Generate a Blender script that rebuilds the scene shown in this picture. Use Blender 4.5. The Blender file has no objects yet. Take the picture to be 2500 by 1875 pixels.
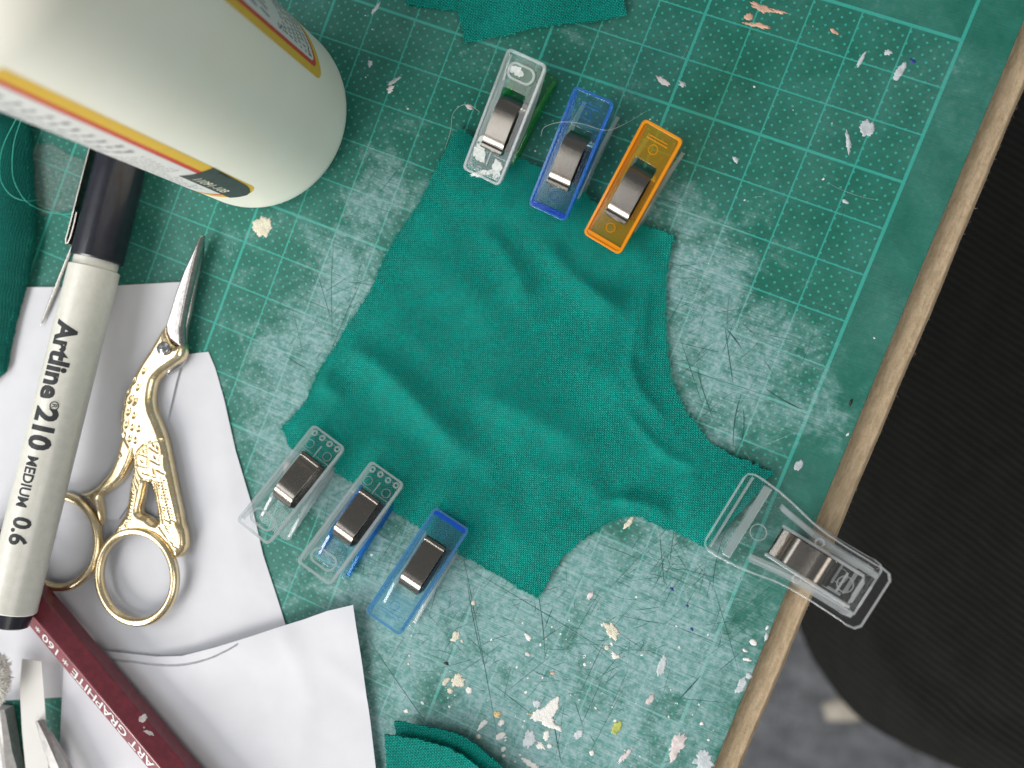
import bpy, bmesh, math, random
import numpy as np
from mathutils import Vector, Matrix
from mathutils.geometry import delaunay_2d_cdt, tessellate_polygon

random.seed(7); rng = np.random.default_rng(7)
S = bpy.context.scene
COL = S.collection
U = 0.01                                            # the builders below work in centimetres

# ------------------------------------------------------------------ camera
CAM_R = np.array([[0.9109844925861031, 0.36406894498320025, -0.19380675314978013],
                  [-0.3684693315974568, 0.92953208777657, 0.014158017723340188],
                  [0.18530409045610335, 0.058514110200450636, 0.9809375581389908]])
CAM_C = np.array([-2.167687571460299, -8.525771481817468, 20.048836341130464])
FPX = 2300.0
cd = bpy.data.cameras.new('camera'); cam = bpy.data.objects.new('camera', cd); COL.objects.link(cam)
m = Matrix.Identity(4)
for i in range(3):
    for j in range(3): m[i][j] = CAM_R[j][i]
    m[i][3] = CAM_C[i] * U
cam.matrix_world = m
cd.sensor_fit = 'HORIZONTAL'; cd.sensor_width = 36.0; cd.lens = 36.0 * FPX / 2500.0
cd.clip_start = 0.002; cd.clip_end = 20
cd.dof.use_dof = True; cd.dof.focus_distance = 0.200; cd.dof.aperture_fstop = 10.0
S.camera = cam

# ------------------------------------------------------------------ light
S.view_settings.view_transform = 'Standard'; S.view_settings.look = 'None'
S.view_settings.gamma = 1.0; S.view_settings.exposure = 0.10
S.cycles.use_denoising = True
S.cycles.max_bounces = 9; S.cycles.transparent_max_bounces = 20; S.cycles.transmission_bounces = 7; S.cycles.diffuse_bounces = 3; S.cycles.glossy_bounces = 4
S.cycles.use_adaptive_sampling = True; S.cycles.adaptive_threshold = 0.02
S.cycles.caustics_reflective = False; S.cycles.caustics_refractive = False
S.cycles.sample_clamp_indirect = 4.0
S.cycles.blur_glossy = 0.5
W = bpy.data.worlds.new('World'); S.world = W; W.use_nodes = True
bg = W.node_tree.nodes['Background']; bg.inputs[0].default_value = (0.92, 0.97, 1.0, 1); bg.inputs[1].default_value = 0.25

def area(name, pos, target, size, power, col, sy=None):
    l = bpy.data.lights.new(name, 'AREA'); l.energy = power; l.color = col
    l.shape = 'RECTANGLE'; l.size = size * U; l.size_y = (sy or size) * U
    o = bpy.data.objects.new(name, l); COL.objects.link(o)
    o.location = Vector(pos) * U
    o.rotation_euler = (Vector(target) - Vector(pos)).to_track_quat('-Z', 'Y').to_euler()
    return o
# two windows, to the left and to the front of the table, and a weak warm fill added at its right to brighten the bottle
area('window_light', (-68, -34, 78), (-8, -9, 0), 64, 4.5, (0.97, 0.985, 1.0), 60)
area('window_light', (-40, -97, 46), (-8, -9, 0), 46, 10.2, (1.0, 0.965, 0.92), 44)
area('fill_light', (48, -24, 74), (-8, -8, 0), 46, 2.0, (1.0, 0.95, 0.88))

# ------------------------------------------------------------------ helpers
def at(px, py, z=0.0):
    """photograph position (2500 px wide) -> the point of the table scene at height z (cm)"""
    d = CAM_R.T @ np.array([(px - 1250) / FPX, -(py - 937.5) / FPX, -1.0])
    return CAM_C + d * (z - CAM_C[2]) / d[2]
def ats(pts, z=0.0):
    return [tuple(at(x, y, z)[:2]) for x, y in pts]

def tag(o, label=None, cat=None, group=None, kind=None):
    if label: o['label'] = label
    if cat: o['category'] = cat
    if group: o['group'] = group
    if kind: o['kind'] = kind
    return o
def empty(name, loc=(0, 0, 0), label=None, cat=None, group=None):
    o = bpy.data.objects.new(name, None); COL.objects.link(o)
    o.empty_display_size = 0.005
    o.location = Vector(loc) * U
    return tag(o, label, cat, group)

class MB:
    def __init__(s): s.v = []; s.f = []
    def add(s, vs, fs):
        b = len(s.v); s.v += [tuple(map(float, p)) for p in vs]; s.f += [tuple(i + b for i in f) for f in fs]
        return s
    def box(s, x0, x1, y0, y1, z0, z1):
        return s.add([(x0,y0,z0),(x1,y0,z0),(x1,y1,z0),(x0,y1,z0),(x0,y0,z1),(x1,y0,z1),(x1,y1,z1),(x0,y1,z1)],
                     [(0,3,2,1),(4,5,6,7),(0,1,5,4),(1,2,6,5),(2,3,7,6),(3,0,4,7)])
    def prism(s, outer, holes=(), z0=0.0, z1=0.1, zf=None):
        loops = [list(outer)] + [list(h) for h in holes]
        flat = [p for l in loops for p in l]; n = len(flat)
        tris = tessellate_polygon([[Vector((p[0], p[1], 0)) for p in l] for l in loops])
        vs = [(p[0], p[1], z1) for p in flat] + [(p[0], p[1], z0) for p in flat]
        fs = []
        for t in tris:
            a, b, c = [flat[i] for i in t]
            if (b[0]-a[0])*(c[1]-a[1]) - (b[1]-a[1])*(c[0]-a[0]) < 0: t = (t[0], t[2], t[1])
            fs.append(tuple(t)); fs.append((t[2]+n, t[1]+n, t[0]+n))
        k = 0
        for li, l in enumerate(loops):
            ar = sum(l[i][0]*l[(i+1) % len(l)][1] - l[(i+1) % len(l)][0]*l[i][1] for i in range(len(l)))
            for i in range(len(l)):
                a, b = k + i, k + (i+1) % len(l)
                q = (a+n, b+n, b, a)
                if (ar < 0) != (li > 0): q = q[::-1]
                fs.append(q)
            k += len(l)
        if zf: vs = [(x, y, z + zf(x, y)) for x, y, z in vs]
        return s.add(vs, fs)
    def tube(s, path, rad, seg=8, closed=False, flat=1.0, caps=True):
        P = [Vector(p) for p in path]; n = len(P)
        R = rad if hasattr(rad, '__len__') else [rad] * n
        vs = []; up = None
        for i in range(n):
            a = P[i-1] if (i > 0 or closed) else P[i]; b = P[(i+1) % n] if (i < n-1 or closed) else P[i]
            t = (b - a).normalized()
            ref = Vector((0,0,1)) if abs(t.z) < 0.9 else Vector((1,0,0))
            sx = t.cross(ref).normalized(); sy = sx.cross(t).normalized()
            for k in range(seg):
                an = 2*math.pi*k/seg
                vs.append(P[i] + sx*math.cos(an)*R[i] + sy*math.sin(an)*R[i]*flat)
        fs = []
        for i in range(n if closed else n-1):
            for k in range(seg):
                a = i*seg+k; b = i*seg+(k+1) % seg; c = ((i+1) % n)*seg+(k+1) % seg; d = ((i+1) % n)*seg+k
                fs.append((a, b, c, d))
        if not closed and caps:
            fs.append(tuple(range(seg))[::-1]); fs.append(tuple((n-1)*seg+k for k in range(seg)))
        return s.add(vs, fs)
    def lathe(s, prof, seg=48, cap=True):
        vs = []; fs = []
        for r, z in prof:
            for k in range(seg):
                a = 2*math.pi*k/seg; vs.append((r*math.cos(a), r*math.sin(a), z))
        for i in range(len(prof)-1):
            for k in range(seg):
                a = i*seg+k; b = i*seg+(k+1) % seg
                fs.append((a, b, b+seg, a+seg))
        if cap:
            fs.append(tuple(range(seg))[::-1]); fs.append(tuple((len(prof)-1)*seg+k for k in range(seg)))
        return s.add(vs, fs)
    def ring(s, cx, cy, z, r, t, seg=20, a=1.0):
        return s.tube([(cx + r*math.cos(2*math.pi*k/seg), cy + r*a*math.sin(2*math.pi*k/seg), z) for k in range(seg)], t, 5, True)
    def xf(s, M):
        s.v = [tuple(M @ Vector(p)) for p in s.v]; return s
    def map(s, f):
        s.v = [tuple(f(*p)) for p in s.v]; return s
    def build(s, name, mat, parent=None, org=(0,0,0), smooth=False, bevel=0, solid=0, ang=None):
        me = bpy.data.meshes.new(name)
        me.from_pydata([((x-org[0])*U, (y-org[1])*U, (z-org[2])*U) for x, y, z in s.v], [], s.f)
        if mat is not None: me.materials.append(mat)
        if smooth: me.polygons.foreach_set('use_smooth', [True]*len(me.polygons))
        if ang is not None: me.set_sharp_from_angle(angle=math.radians(ang))
        me.update()
        o = bpy.data.objects.new(name, me); COL.objects.link(o)
        if parent is not None: o.parent = parent
        else: o.location = Vector(org) * U
        if solid:
            q = o.modifiers.new('thickness', 'SOLIDIFY'); q.thickness = solid*U; q.offset = -1
        if bevel:
            q = o.modifiers.new('bevel', 'BEVEL'); q.width = bevel*U; q.segments = 2; q.limit_method = 'ANGLE'; q.angle_limit = math.radians(40)
        return o

def rrect(x0, x1, y0, y1, r, n=5):
    out = []
    for cx, cy, a0 in ((x1-r, y0+r, -90), (x1-r, y1-r, 0), (x0+r, y1-r, 90), (x0+r, y0+r, 180)):
        for k in range(n+1):
            a = math.radians(a0 + 90*k/n); out.append((cx + r*math.cos(a), cy + r*math.sin(a)))
    return out
def densify(pts, sp, closed=True):
    out = []
    n = len(pts)
    for i in range(n if closed else n-1):
        a = np.array(pts[i][:2]); b = np.array(pts[(i+1) % n][:2])
        k = max(1, int(np.hypot(*(b-a))/sp))
        for j in range(k): out.append(tuple(a + (b-a)*j/k))
    if not closed: out.append(tuple(pts[-1][:2]))
    return out
def smoothpts(pts, sub=6, closed=True):
    P = [np.array(p, float) for p in pts]; n = len(P); out = []
    for i in range(n if closed else n-1):
        p0 = P[i-1] if (closed or i > 0) else P[i]; p1 = P[i]; p2 = P[(i+1) % n]
        p3 = P[(i+2) % n] if (closed or i+2 < n) else p2
        for j in range(sub):
            t = j/sub
            out.append(tuple(0.5*((2*p1)+(-p0+p2)*t+(2*p0-5*p1+4*p2-p3)*t*t+(-p0+3*p1-3*p2+p3)*t**3)))
    if not closed: out.append(tuple(P[-1]))
    return out
def inside(X, Y, poly):
    P = np.array(poly); res = np.zeros(X.shape, bool); j = len(P)-1
    for i in range(len(P)):
        xi, yi = P[i]; xj, yj = P[j]
        c = ((yi > Y) != (yj > Y)) & (X < (xj-xi)*(Y-yi)/(yj-yi+1e-12)+xi)
        res ^= c; j = i
    return res
def pdist(X, Y, pts, closed=False):
    """distance to a polyline, and the fraction along it"""
    P = np.array([p[:2] for p in pts], float); n = len(P)
    best = np.full(X.shape, 1e9); fr = np.zeros(X.shape)
    for i in range(n if closed else n-1):
        a = P[i]; b = P[(i+1) % n]; d = b-a; L = d@d + 1e-12
        t = np.clip(((X-a[0])*d[0]+(Y-a[1])*d[1])/L, 0, 1)
        q = np.hypot(X-a[0]-t*d[0], Y-a[1]-t*d[1])
        m_ = q < best; best = np.where(m_, q, best); fr = np.where(m_, (i+t)/max(1, n-1), fr)
    return best, fr
def sheet(outline, sp, hf, holes=(), skirt=None):
    """triangulated sheet inside an outline; hf(X, Y, distance_to_edge) -> z"""
    loops = [densify(outline, sp)] + [densify(h, sp) for h in holes]
    xs = [p[0] for p in loops[0]]; ys = [p[1] for p in loops[0]]
    gx, gy = np.meshgrid(np.arange(min(xs), max(xs), sp), np.arange(min(ys), max(ys), sp*0.87))
    gx = gx + (np.arange(gx.shape[0]) % 2)[:, None]*sp*0.5
    gx = gx.ravel(); gy = gy.ravel()
    ok = inside(gx, gy, loops[0])
    for h in loops[1:]: ok &= ~inside(gx, gy, h)
    gx, gy = gx[ok], gy[ok]
    d = np.full(gx.shape, 1e9)
    for l in loops: d = np.minimum(d, pdist(gx, gy, l, True)[0])
    ok = d > sp*0.45; gx, gy = gx[ok], gy[ok]
    V = []; E = []
    for l in loops:
        b = len(V); V += [Vector(p) for p in l]; E += [(b+i, b+(i+1) % len(l)) for i in range(len(l))]
    nb = len(V)
    V += [Vector((a, b)) for a, b in zip(gx, gy)]
    vo, eo, fo, *_ = delaunay_2d_cdt(V, E, [], 0, 1e-5)
    X = np.array([v.x for v in vo]); Y = np.array([v.y for v in vo])
    F = np.array([list(f) for f in fo if len(f) == 3])
    cx = X[F].mean(1); cy = Y[F].mean(1)
    ok = inside(cx, cy, loops[0])
    for h in loops[1:]: ok &= ~inside(cx, cy, h)
    F = F[ok]
    ar = (X[F[:,1]]-X[F[:,0]])*(Y[F[:,2]]-Y[F[:,0]])-(Y[F[:,1]]-Y[F[:,0]])*(X[F[:,2]]-X[F[:,0]])
    F[ar < 0] = F[ar < 0][:, ::-1]
    D = np.full(X.shape, 1e9)
    for l in loops: D = np.minimum(D, pdist(X, Y, l, True)[0])
    Z = hf(X, Y, D)
    mb = MB(); mb.add(np.stack([X, Y, Z], 1).tolist(), [tuple(int(i) for i in f) for f in F])
    if skirt is not None:
        from collections import Counter
        c = Counter(); dr = {}
        for f in mb.f:
            for i in range(3):
                a, b = f[i], f[(i+1) % 3]; c[(min(a,b), max(a,b))] += 1; dr[(min(a,b), max(a,b))] = (a, b)
        low = {}
        for k, n in c.items():
            if n == 1:
                for i in k:
                    if i not in low:
                        low[i] = len(mb.v); x, y, z = mb.v[i]
                        mb.v.append((x, y, skirt(x, y) if callable(skirt) else skirt))
                a, b = dr[k]; mb.f.append((b, a, low[a], low[b]))
    return mb
def thick(mb, t):
    """give an open sheet a real underside and rim"""
    from collections import Counter
    n = len(mb.v); top = list(mb.f); c = Counter(); dr = {}
    for f in top:
        for i in range(len(f)):
            a, b = f[i], f[(i+1) % len(f)]; k = (min(a, b), max(a, b)); c[k] += 1; dr[k] = (a, b)
    mb.v += [(x, y, z-t) for x, y, z in mb.v]
    mb.f += [tuple(i+n for i in f[::-1]) for f in top]
    for k, q in c.items():
        if q == 1: a, b = dr[k]; mb.f.append((b, a, a+n, b+n))
    return mb
def blob(cx, cy, rx, ry, ang=0.0, jag=0.25, n=22, seed=0):
    r = random.Random(seed); ph = [r.uniform(0, 6.28) for _ in range(7)]; fq = [2, 3, 5, 7, 9, 13, 17]; am = [r.uniform(0.3, 1)/(1+i*0.22) for i in range(7)]
    out = []
    for k in range(n):
        a = 2*math.pi*k/n
        q = 1 + jag*sum(am[i]*math.sin(fq[i]*a+ph[i]) for i in range(7))/1.9 + r.uniform(-jag, jag)*0.35
        q = max(0.45, q)
        x = rx*q*math.cos(a); y = ry*q*math.sin(a)
        out.append((cx + x*math.cos(ang)-y*math.sin(ang), cy + x*math.sin(ang)+y*math.cos(ang)))
    return out
def text2d(body, length=None, height=None, bold=0.0, cuts=(), cutx=()):
    """flat glyph mesh, x along the line, y up, from 0"""
    c = bpy.data.curves.new('t', 'FONT'); c.body = body; c.offset = bold; c.resolution_u = 3
    o = bpy.data.objects.new('t', c); COL.objects.link(o)
    dg = bpy.context.evaluated_depsgraph_get(); e = o.evaluated_get(dg); me = e.to_mesh()
    bm = bmesh.new(); bm.from_mesh(me); e.to_mesh_clear()
    bpy.data.objects.remove(o); bpy.data.curves.remove(c)
    xs = [v.co.x for v in bm.verts]; ys = [v.co.y for v in bm.verts]
    x0, x1, y0, y1 = min(xs), max(xs), min(ys) if body in '*-' else 0.0, max(ys)
    sx = length/(x1-x0) if length else 1.0; sy = height/(y1-y0) if height else sx
    for v in bm.verts: v.co = ((v.co.x-x0)*sx, (v.co.y-y0)*sy, 0)
    for yy in cuts:
        bmesh.ops.bisect_plane(bm, geom=bm.verts[:]+bm.edges[:]+bm.faces[:], plane_co=(0, yy, 0), plane_no=(0, 1, 0))
    for xx in cutx:
        bmesh.ops.bisect_plane(bm, geom=bm.verts[:]+bm.edges[:]+bm.faces[:], plane_co=(xx, 0, 0), plane_no=(1, 0, 0))
    bmesh.ops.triangulate(bm, faces=bm.faces[:])
    bm.verts.index_update()
    mb = MB(); mb.add([tuple(v.co) for v in bm.verts], [tuple(v.index for v in f.verts) for f in bm.faces]); bm.free()
    return mb

# ------------------------------------------------------------------ materials
class N:
    """tiny expression layer over shader math nodes"""
    tree = None
    def __init__(s, sock): s.s = sock
    @staticmethod
    def op(kind, *a, clamp=False):
        n = N.tree.nodes.new('ShaderNodeMath'); n.operation = kind; n.use_clamp = clamp
        for i, q in enumerate(a):
            if isinstance(q, N): N.tree.links.new(q.s, n.inputs[i])
            else: n.inputs[i].default_value = q
        return N(n.outputs[0])
    def __add__(s, o): return N.op('ADD', s, o)
    __radd__ = __add__
    def __sub__(s, o): return N.op('SUBTRACT', s, o)
    def __rsub__(s, o): return N.op('SUBTRACT', o, s)
    def __mul__(s, o): return N.op('MULTIPLY', s, o)
    __rmul__ = __mul__
    def __truediv__(s, o): return N.op('DIVIDE', s, o)
    def abs(s): return N.op('ABSOLUTE', s)
    def frac(s): return N.op('FRACT', s)
    def sin(s): return N.op('SINE', s)
    def max(s, o): return N.op('MAXIMUM', s, o)
    def min(s, o): return N.op('MINIMUM', s, o)
    def pow(s, o): return N.op('POWER', s, o)
    def step(s, a, b):            # smooth 0..1 while going from a to b
        n = N.tree.nodes.new('ShaderNodeMapRange'); n.interpolation_type = 'SMOOTHSTEP'
        N.tree.links.new(s.s, n.inputs[0])
        n.inputs[1].default_value = a; n.inputs[2].default_value = b
        return N(n.outputs[0])
    def lin(s, a, b, c, d):
        n = N.tree.nodes.new('ShaderNodeMapRange'); N.tree.links.new(s.s, n.inputs[0])
        for i, q in enumerate((a, b, c, d)): n.inputs[i+1].default_value = q
        return N(n.outputs[0])

class M:
    def __init__(s, name):
        s.m = bpy.data.materials.new(name); s.m.use_nodes = True; s.t = s.m.node_tree; N.tree = s.t
        s.p = s.t.nodes['Principled BSDF']; s.out = s.t.nodes['Material Output']
        s.co = s.t.nodes.new('ShaderNodeTexCoord')
    def coord(s, scale=(1,1,1), rot=(0,0,0), loc=(0,0,0)):
        n = s.t.nodes.new('ShaderNodeMapping'); s.t.links.new(s.co.outputs['Object'], n.inputs[0])
        n.inputs['Scale'].default_value = [q/U for q in scale]; n.inputs['Rotation'].default_value = rot; n.inputs['Location'].default_value = loc
        return n.outputs[0]
    def xyz(s, **k):
        n = s.t.nodes.new('ShaderNodeSeparateXYZ'); s.t.links.new(s.coord(**k), n.inputs[0])
        return N(n.outputs[0]), N(n.outputs[1]), N(n.outputs[2])
    def noise(s, sc, detail=4, rough=0.55, vec=None, dist=0.0):
        n = s.t.nodes.new('ShaderNodeTexNoise'); s.t.links.new(vec or s.coord(), n.inputs['Vector'])
        n.inputs['Scale'].default_value = sc; n.inputs['Detail'].default_value = detail; n.inputs['Roughness'].default_value = rough
        n.inputs['Distortion'].default_value = dist
        return N(n.outputs[0])
    def vor(s, sc, feat='F1', vec=None):
        n = s.t.nodes.new('ShaderNodeTexVoronoi'); n.feature = feat; s.t.links.new(vec or s.coord(), n.inputs['Vector'])
        n.inputs['Scale'].default_value = sc
        return N(n.outputs['Distance'])
    def mix(s, a, b, fac):
        n = s.t.nodes.new('ShaderNodeMix'); n.data_type = 'RGBA'
        for i, q in ((6, a), (7, b)):
            if isinstance(q, (tuple, list)): n.inputs[i].default_value = (*q[:3], 1)
            else: s.t.links.new(q, n.inputs[i])
        if isinstance(fac, N): s.t.links.new(fac.s, n.inputs[0])
        else: n.inputs[0].default_value = fac
        return n.outputs[2]
    def set(s, **k):
        for a, b in k.items():
            i = s.p.inputs[{'color': 'Base Color', 'rough': 'Roughness', 'metal': 'Metallic', 'ior': 'IOR', 'trans': 'Transmission Weight',
                            'spec': 'Specular IOR Level', 'sheen': 'Sheen Weight', 'coat': 'Coat Weight', 'alpha': 'Alpha', 'sss': 'Subsurface Weight'}[a]]
            if isinstance(b, N): s.t.links.new(b.s, i)
            elif isinstance(b, bpy.types.NodeSocket): s.t.links.new(b, i)
            elif isinstance(b, (tuple, list)): i.default_value = (*b[:3], 1)
            else: i.default_value = b
        return s
    def bump(s, h, dist, strength=1.0):
        n = s.t.nodes.new('ShaderNodeBump'); s.t.links.new(h.s, n.inputs['Height'])
        n.inputs['Distance'].default_value = dist*U; n.inputs['Strength'].default_value = strength
        s.t.links.new(n.outputs[0], s.p.inputs['Normal']); return s

def simple(name, col, rough=0.5, metal=0.0, var=0.12, nsc=6.0, bump=0.0, bsc=40.0, **k):
    q = M(name); n = q.noise(nsc, 5)
    dark = tuple(c*(1-var) for c in col); light = tuple(min(1, c*(1+var)) for c in col)
    q.set(color=q.mix(dark, light, n.step(0.3, 0.7)), rough=q.noise(nsc*2.3, 4).lin(0.2, 0.8, max(0.02, rough-0.06), min(1, rough+0.08)), metal=metal, **k)
    if bump: q.bump(q.noise(bsc, 4), bump)
    return q.m

def plastic(name, col, ior=1.49, rough=0.04, thru=0.95, milk=0.05, mcol=None):
    """clear moulded plastic: mostly see-through tint, part refracting, a little milky body, polished skin"""
    q = M(name); t = q.t
    t.nodes.remove(q.p)
    tr = t.nodes.new('ShaderNodeBsdfTransparent'); tr.inputs[0].default_value = (*col, 1)
    gl = t.nodes.new('ShaderNodeBsdfGlass'); gl.inputs[0].default_value = (*col, 1)
    gl.inputs['IOR'].default_value = ior; gl.inputs['Roughness'].default_value = rough
    gs = t.nodes.new('ShaderNodeBsdfGlossy'); gs.inputs[0].default_value = (1, 1, 1, 1)
    df = t.nodes.new('ShaderNodeBsdfDiffuse'); df.inputs[0].default_value = (*(mcol or col), 1)
    tl = t.nodes.new('ShaderNodeBsdfTranslucent'); tl.inputs[0].default_value = (*(mcol or col), 1)
    fr = t.nodes.new('ShaderNodeFresnel'); fr.inputs[0].default_value = ior
    n = q.noise(14, 4).lin(0.2, 0.8, rough, rough+0.10); t.links.new(n.s, gs.inputs['Roughness'])
    bm_ = t.nodes.new('ShaderNodeBump'); bm_.inputs['Distance'].default_value = 0.001*U; t.links.new(q.noise(9, 3).s, bm_.inputs['Height'])
    t.links.new(bm_.outputs[0], gs.inputs['Normal'])
    def mix(f, a, b):
        m = t.nodes.new('ShaderNodeMixShader'); m.inputs[0].default_value = f if not hasattr(f, 'links') else 0
        if hasattr(f, 'links'): t.links.new(f, m.inputs[0])
        t.links.new(a.outputs[0], m.inputs[1]); t.links.new(b.outputs[0], m.inputs[2]); return m
    body = mix(milk, mix(1-thru, tr, gl), mix(0.5, df, tl))
    ge = t.nodes.new('ShaderNodeNewGeometry')             # polished skin on the outer faces only
    t.links.new(mix((N(fr.outputs[0]) * (1.0 - N(ge.outputs['Backfacing']))).s, body, gs).outputs[0], q.out.inputs[0])
    return q.m

def fabric_mat(name, rot=0.0, pitch=0.050, col=(0.005, 0.56, 0.455), dark=(0.001, 0.06, 0.05)):
    q = M(name)
    x, y, z = q.xyz(rot=(0, 0, rot))
    wob = q.noise(3.0, 4, 0.6) * 1.6
    u = x*(1/pitch) + wob; v = y*(1/(pitch*0.95)) + wob
    zig = ((u.frac() - 0.5).abs() - 0.25) * 1.5                       # each loop is a small v
    row = (((v + zig).frac() - 0.5).abs()*2.0)
    loop = ((u*1.0).frac() - 0.5).abs()*2.0
    h = row.step(0.9, 0.2) * (loop.lin(0, 1, 0.45, 1.0))
    fuzz = q.noise(18, 4, 0.75)
    c = q.mix(dark, col, (h*1.35 + fuzz.step(0.25, 0.75)*0.6 - 0.40))
    tone = q.noise(0.8, 3)
    c = q.mix(c, tuple(a*1.25 for a in col), tone.step(0.45, 0.9)*0.25)
    q.set(color=c, rough=0.72, sheen=0.06, spec=0.14)
    q.p.inputs['Sheen Tint'].default_value = (0.2, 0.8, 0.7, 1); q.p.inputs['Sheen Roughness'].default_value = 0.6
    q.bump(h + fuzz*0.5, 0.03, 1.0)
    return q.m

# ================================================================== SETTING: table board, mat, chair, floor
def mat_material():
    q = M('mat_green'); x, y, z = q.xyz()
    wob = (q.noise(7, 3) - 0.5) * 0.012
    xw = x + wob; yw = y + wob
    thin = lambda a, w: ((a + 0.5).frac() - 0.5).abs().step(w+0.007, w-0.007)
    lines = thin(xw, 0.0155).max(thin(yw, 0.0155))
    for k in (-5, -8, -13, -18): lines = lines.max((xw - k).abs().step(0.036, 0.022))
    for k in (-3, -8, -13, -18): lines = lines.max((yw - k).abs().step(0.036, 0.022))
    inn = xw.step(0.01, -0.01) * yw.step(0.01, -0.01)
    P = 0.25
    def dots(ox, oy):
        a = (((xw - ox)/P + 0.5).frac() - 0.5)*P; b = (((yw - oy)/P + 0.5).frac() - 0.5)*P
        return N.op('SQRT', a*a + b*b).step(0.030, 0.020)
    dt = dots(0.02, -0.118).max(dots(0.145, -0.243))
    ink = lines.max(dt) * inn
    ink = ink.max(xw.abs().step(0.042, 0.028)).max(yw.abs().step(0.042, 0.028) * xw.step(0.01, -0.01))
    # worn, scuffed places
    worn = None
    for px, py, r, s_ in ((850,690,1.7,1), (760,900,2.3,1), (930,470,1.5,.7), (1040,350,1.3,.45), (1690,700,1.9,1), (1750,870,2.4,1), (1700,980,1.8,1), (1660,540,1.3,.7),
                          (1450,1420,3.0,1), (1250,1600,4.6,1.15), (1540,1600,4.2,1.1), (1050,1500,3.6,1.1), (960,1760,3.4,1), (1640,1370,1.8,.8), (1600,1800,2.6,.9),
                          (880,1250,2.0,1), (690,1130,1.7,.8), (1985,990,1.0,.75), (1880,1450,.8,.6), (1550,620,1.0,.9), (1500,240,1.0,.4), (1240,100,2.0,.3), (700,620,2.4,.3), (1760,1700,1.4,.6), (1830,650,1.4,.45)):
        c = at(px, py)
        d = N.op('SQRT', (x-float(c[0]))*(x-float(c[0])) + (y-float(c[1]))*(y-float(c[1])))
        b = d.step(r*1.45, r*0.1) * s_
        worn = b if worn is None else worn.max(b)
    n1 = q.noise(1.3, 7, 0.68, dist=0.4); n2 = q.noise(7, 5, 0.72); n3 = q.noise(30, 3, 0.6)
    stre = q.noise(3.0, 5, 0.7, vec=q.coord(scale=(.6, 11, 1), rot=(0, 0, 0.5)))
    stre2 = q.noise(3.0, 5, 0.7, vec=q.coord(scale=(.6, 10, 1), rot=(0, 0, -0.9)))
    haze = (worn*1.0 + (n1-0.5)*2.2 + (q.noise(0.5, 3)-0.5)*1.2 + (n2-0.5)*0.5 + (stre-0.5)*0.4 + (stre2-0.5)*0.5 - 0.27).step(0.0, 1.0)
    def lines_(rot, lo, hi, sx=.22, sy=30):
        return q.noise(1.0, 2, 0.5, vec=q.coord(scale=(sx, sy, 1), rot=(0, 0, rot))).step(lo, hi)
    cuts = lines_(0.35, .66, .70).max(lines_(-1.2, .66, .70)).max(lines_(-0.2, .68, .72, .3, 24))
    pale_scratches = lines_(1.0, .67, .71).max(lines_(-0.75, .68, .72)).max(lines_(0.1, .70, .74))  # fine pale scratches in the worn surface, beside the darker cuts
    film = (q.noise(0.35, 5, 0.6).step(0.35, 0.75)*0.13 + n2.step(0.5, 0.8)*0.06)
    base = q.mix((0.009, 0.120, 0.085), (0.020, 0.165, 0.122), n1.step(0.3, 0.7))
    inkc = q.mix((0.035, 0.36, 0.29), (0.13, 0.46, 0.41), haze)
    keep = (haze*0.25 + worn*n1.step(0.45, 0.7)*0.5)
    c1 = q.mix(base, inkc, ink * N.op('SUBTRACT', 1.0, keep, clamp=True) * (0.9))
    pale = q.mix((0.13, 0.32, 0.31), (0.36, 0.50, 0.52), (n2*0.6 + stre2*0.4).step(0.38, 0.62))
    c2 = q.mix(c1, pale, haze*0.74 + film)
    c3 = q.mix(c2, (0.30, 0.42, 0.42), ink*haze*0.25)
    cut = n3.step(0.62, 0.72)*haze*n2.step(0.4, 0.6)
    c4 = q.mix(c3, (0.02, 0.14, 0.11), (cut*0.35).max(cuts*haze*n1.step(0.4, 0.6)*0.6))
    c4 = q.mix(c4, (0.42, 0.54, 0.55), pale_scratches*n1.step(0.6, 0.4)*(haze*0.4 + worn*0.10))
    q.set(color=c4, rough=(haze*0.18 + n2*0.12 + 0.40), spec=0.30)
    q.bump(n2*0.7 + stre*0.9 + n3*0.2, 0.010, 0.8)
    return q.m
MAT = mat_material()
def mdf_material():
    q = M('fibreboard'); n = q.noise(9, 6, 0.7); s_ = q.noise(5, 5, 0.6, vec=q.coord(scale=(3, 0.6, 3)))
    c = q.mix((0.40, 0.30, 0.19), (0.55, 0.42, 0.28), s_.step(0.3, 0.7))
    c = q.mix(c, (0.60, 0.46, 0.31), n.step(0.55, 0.8)*0.5); c = q.mix(c, (0.16, 0.10, 0.055), q.noise(22, 3).step(0.66, 0.74)*0.7)
    q.set(color=c, rough=0.9, spec=0.1); q.bump(n + s_, 0.03, 0.8); return q.m
MDF = mdf_material()
X0, X1, Y0, Y1 = -27.0, 0.945, 6.0, -27.0

mat_o = MB().prism(rrect(X0, X1, Y1, Y0, 0.15, 3), z0=-0.30, z1=0.0).build('cutting_mat', MAT, bevel=0.03)
tag(mat_o, 'worn green cutting mat printed with a dotted centimetre grid', 'cutting mat')

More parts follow.
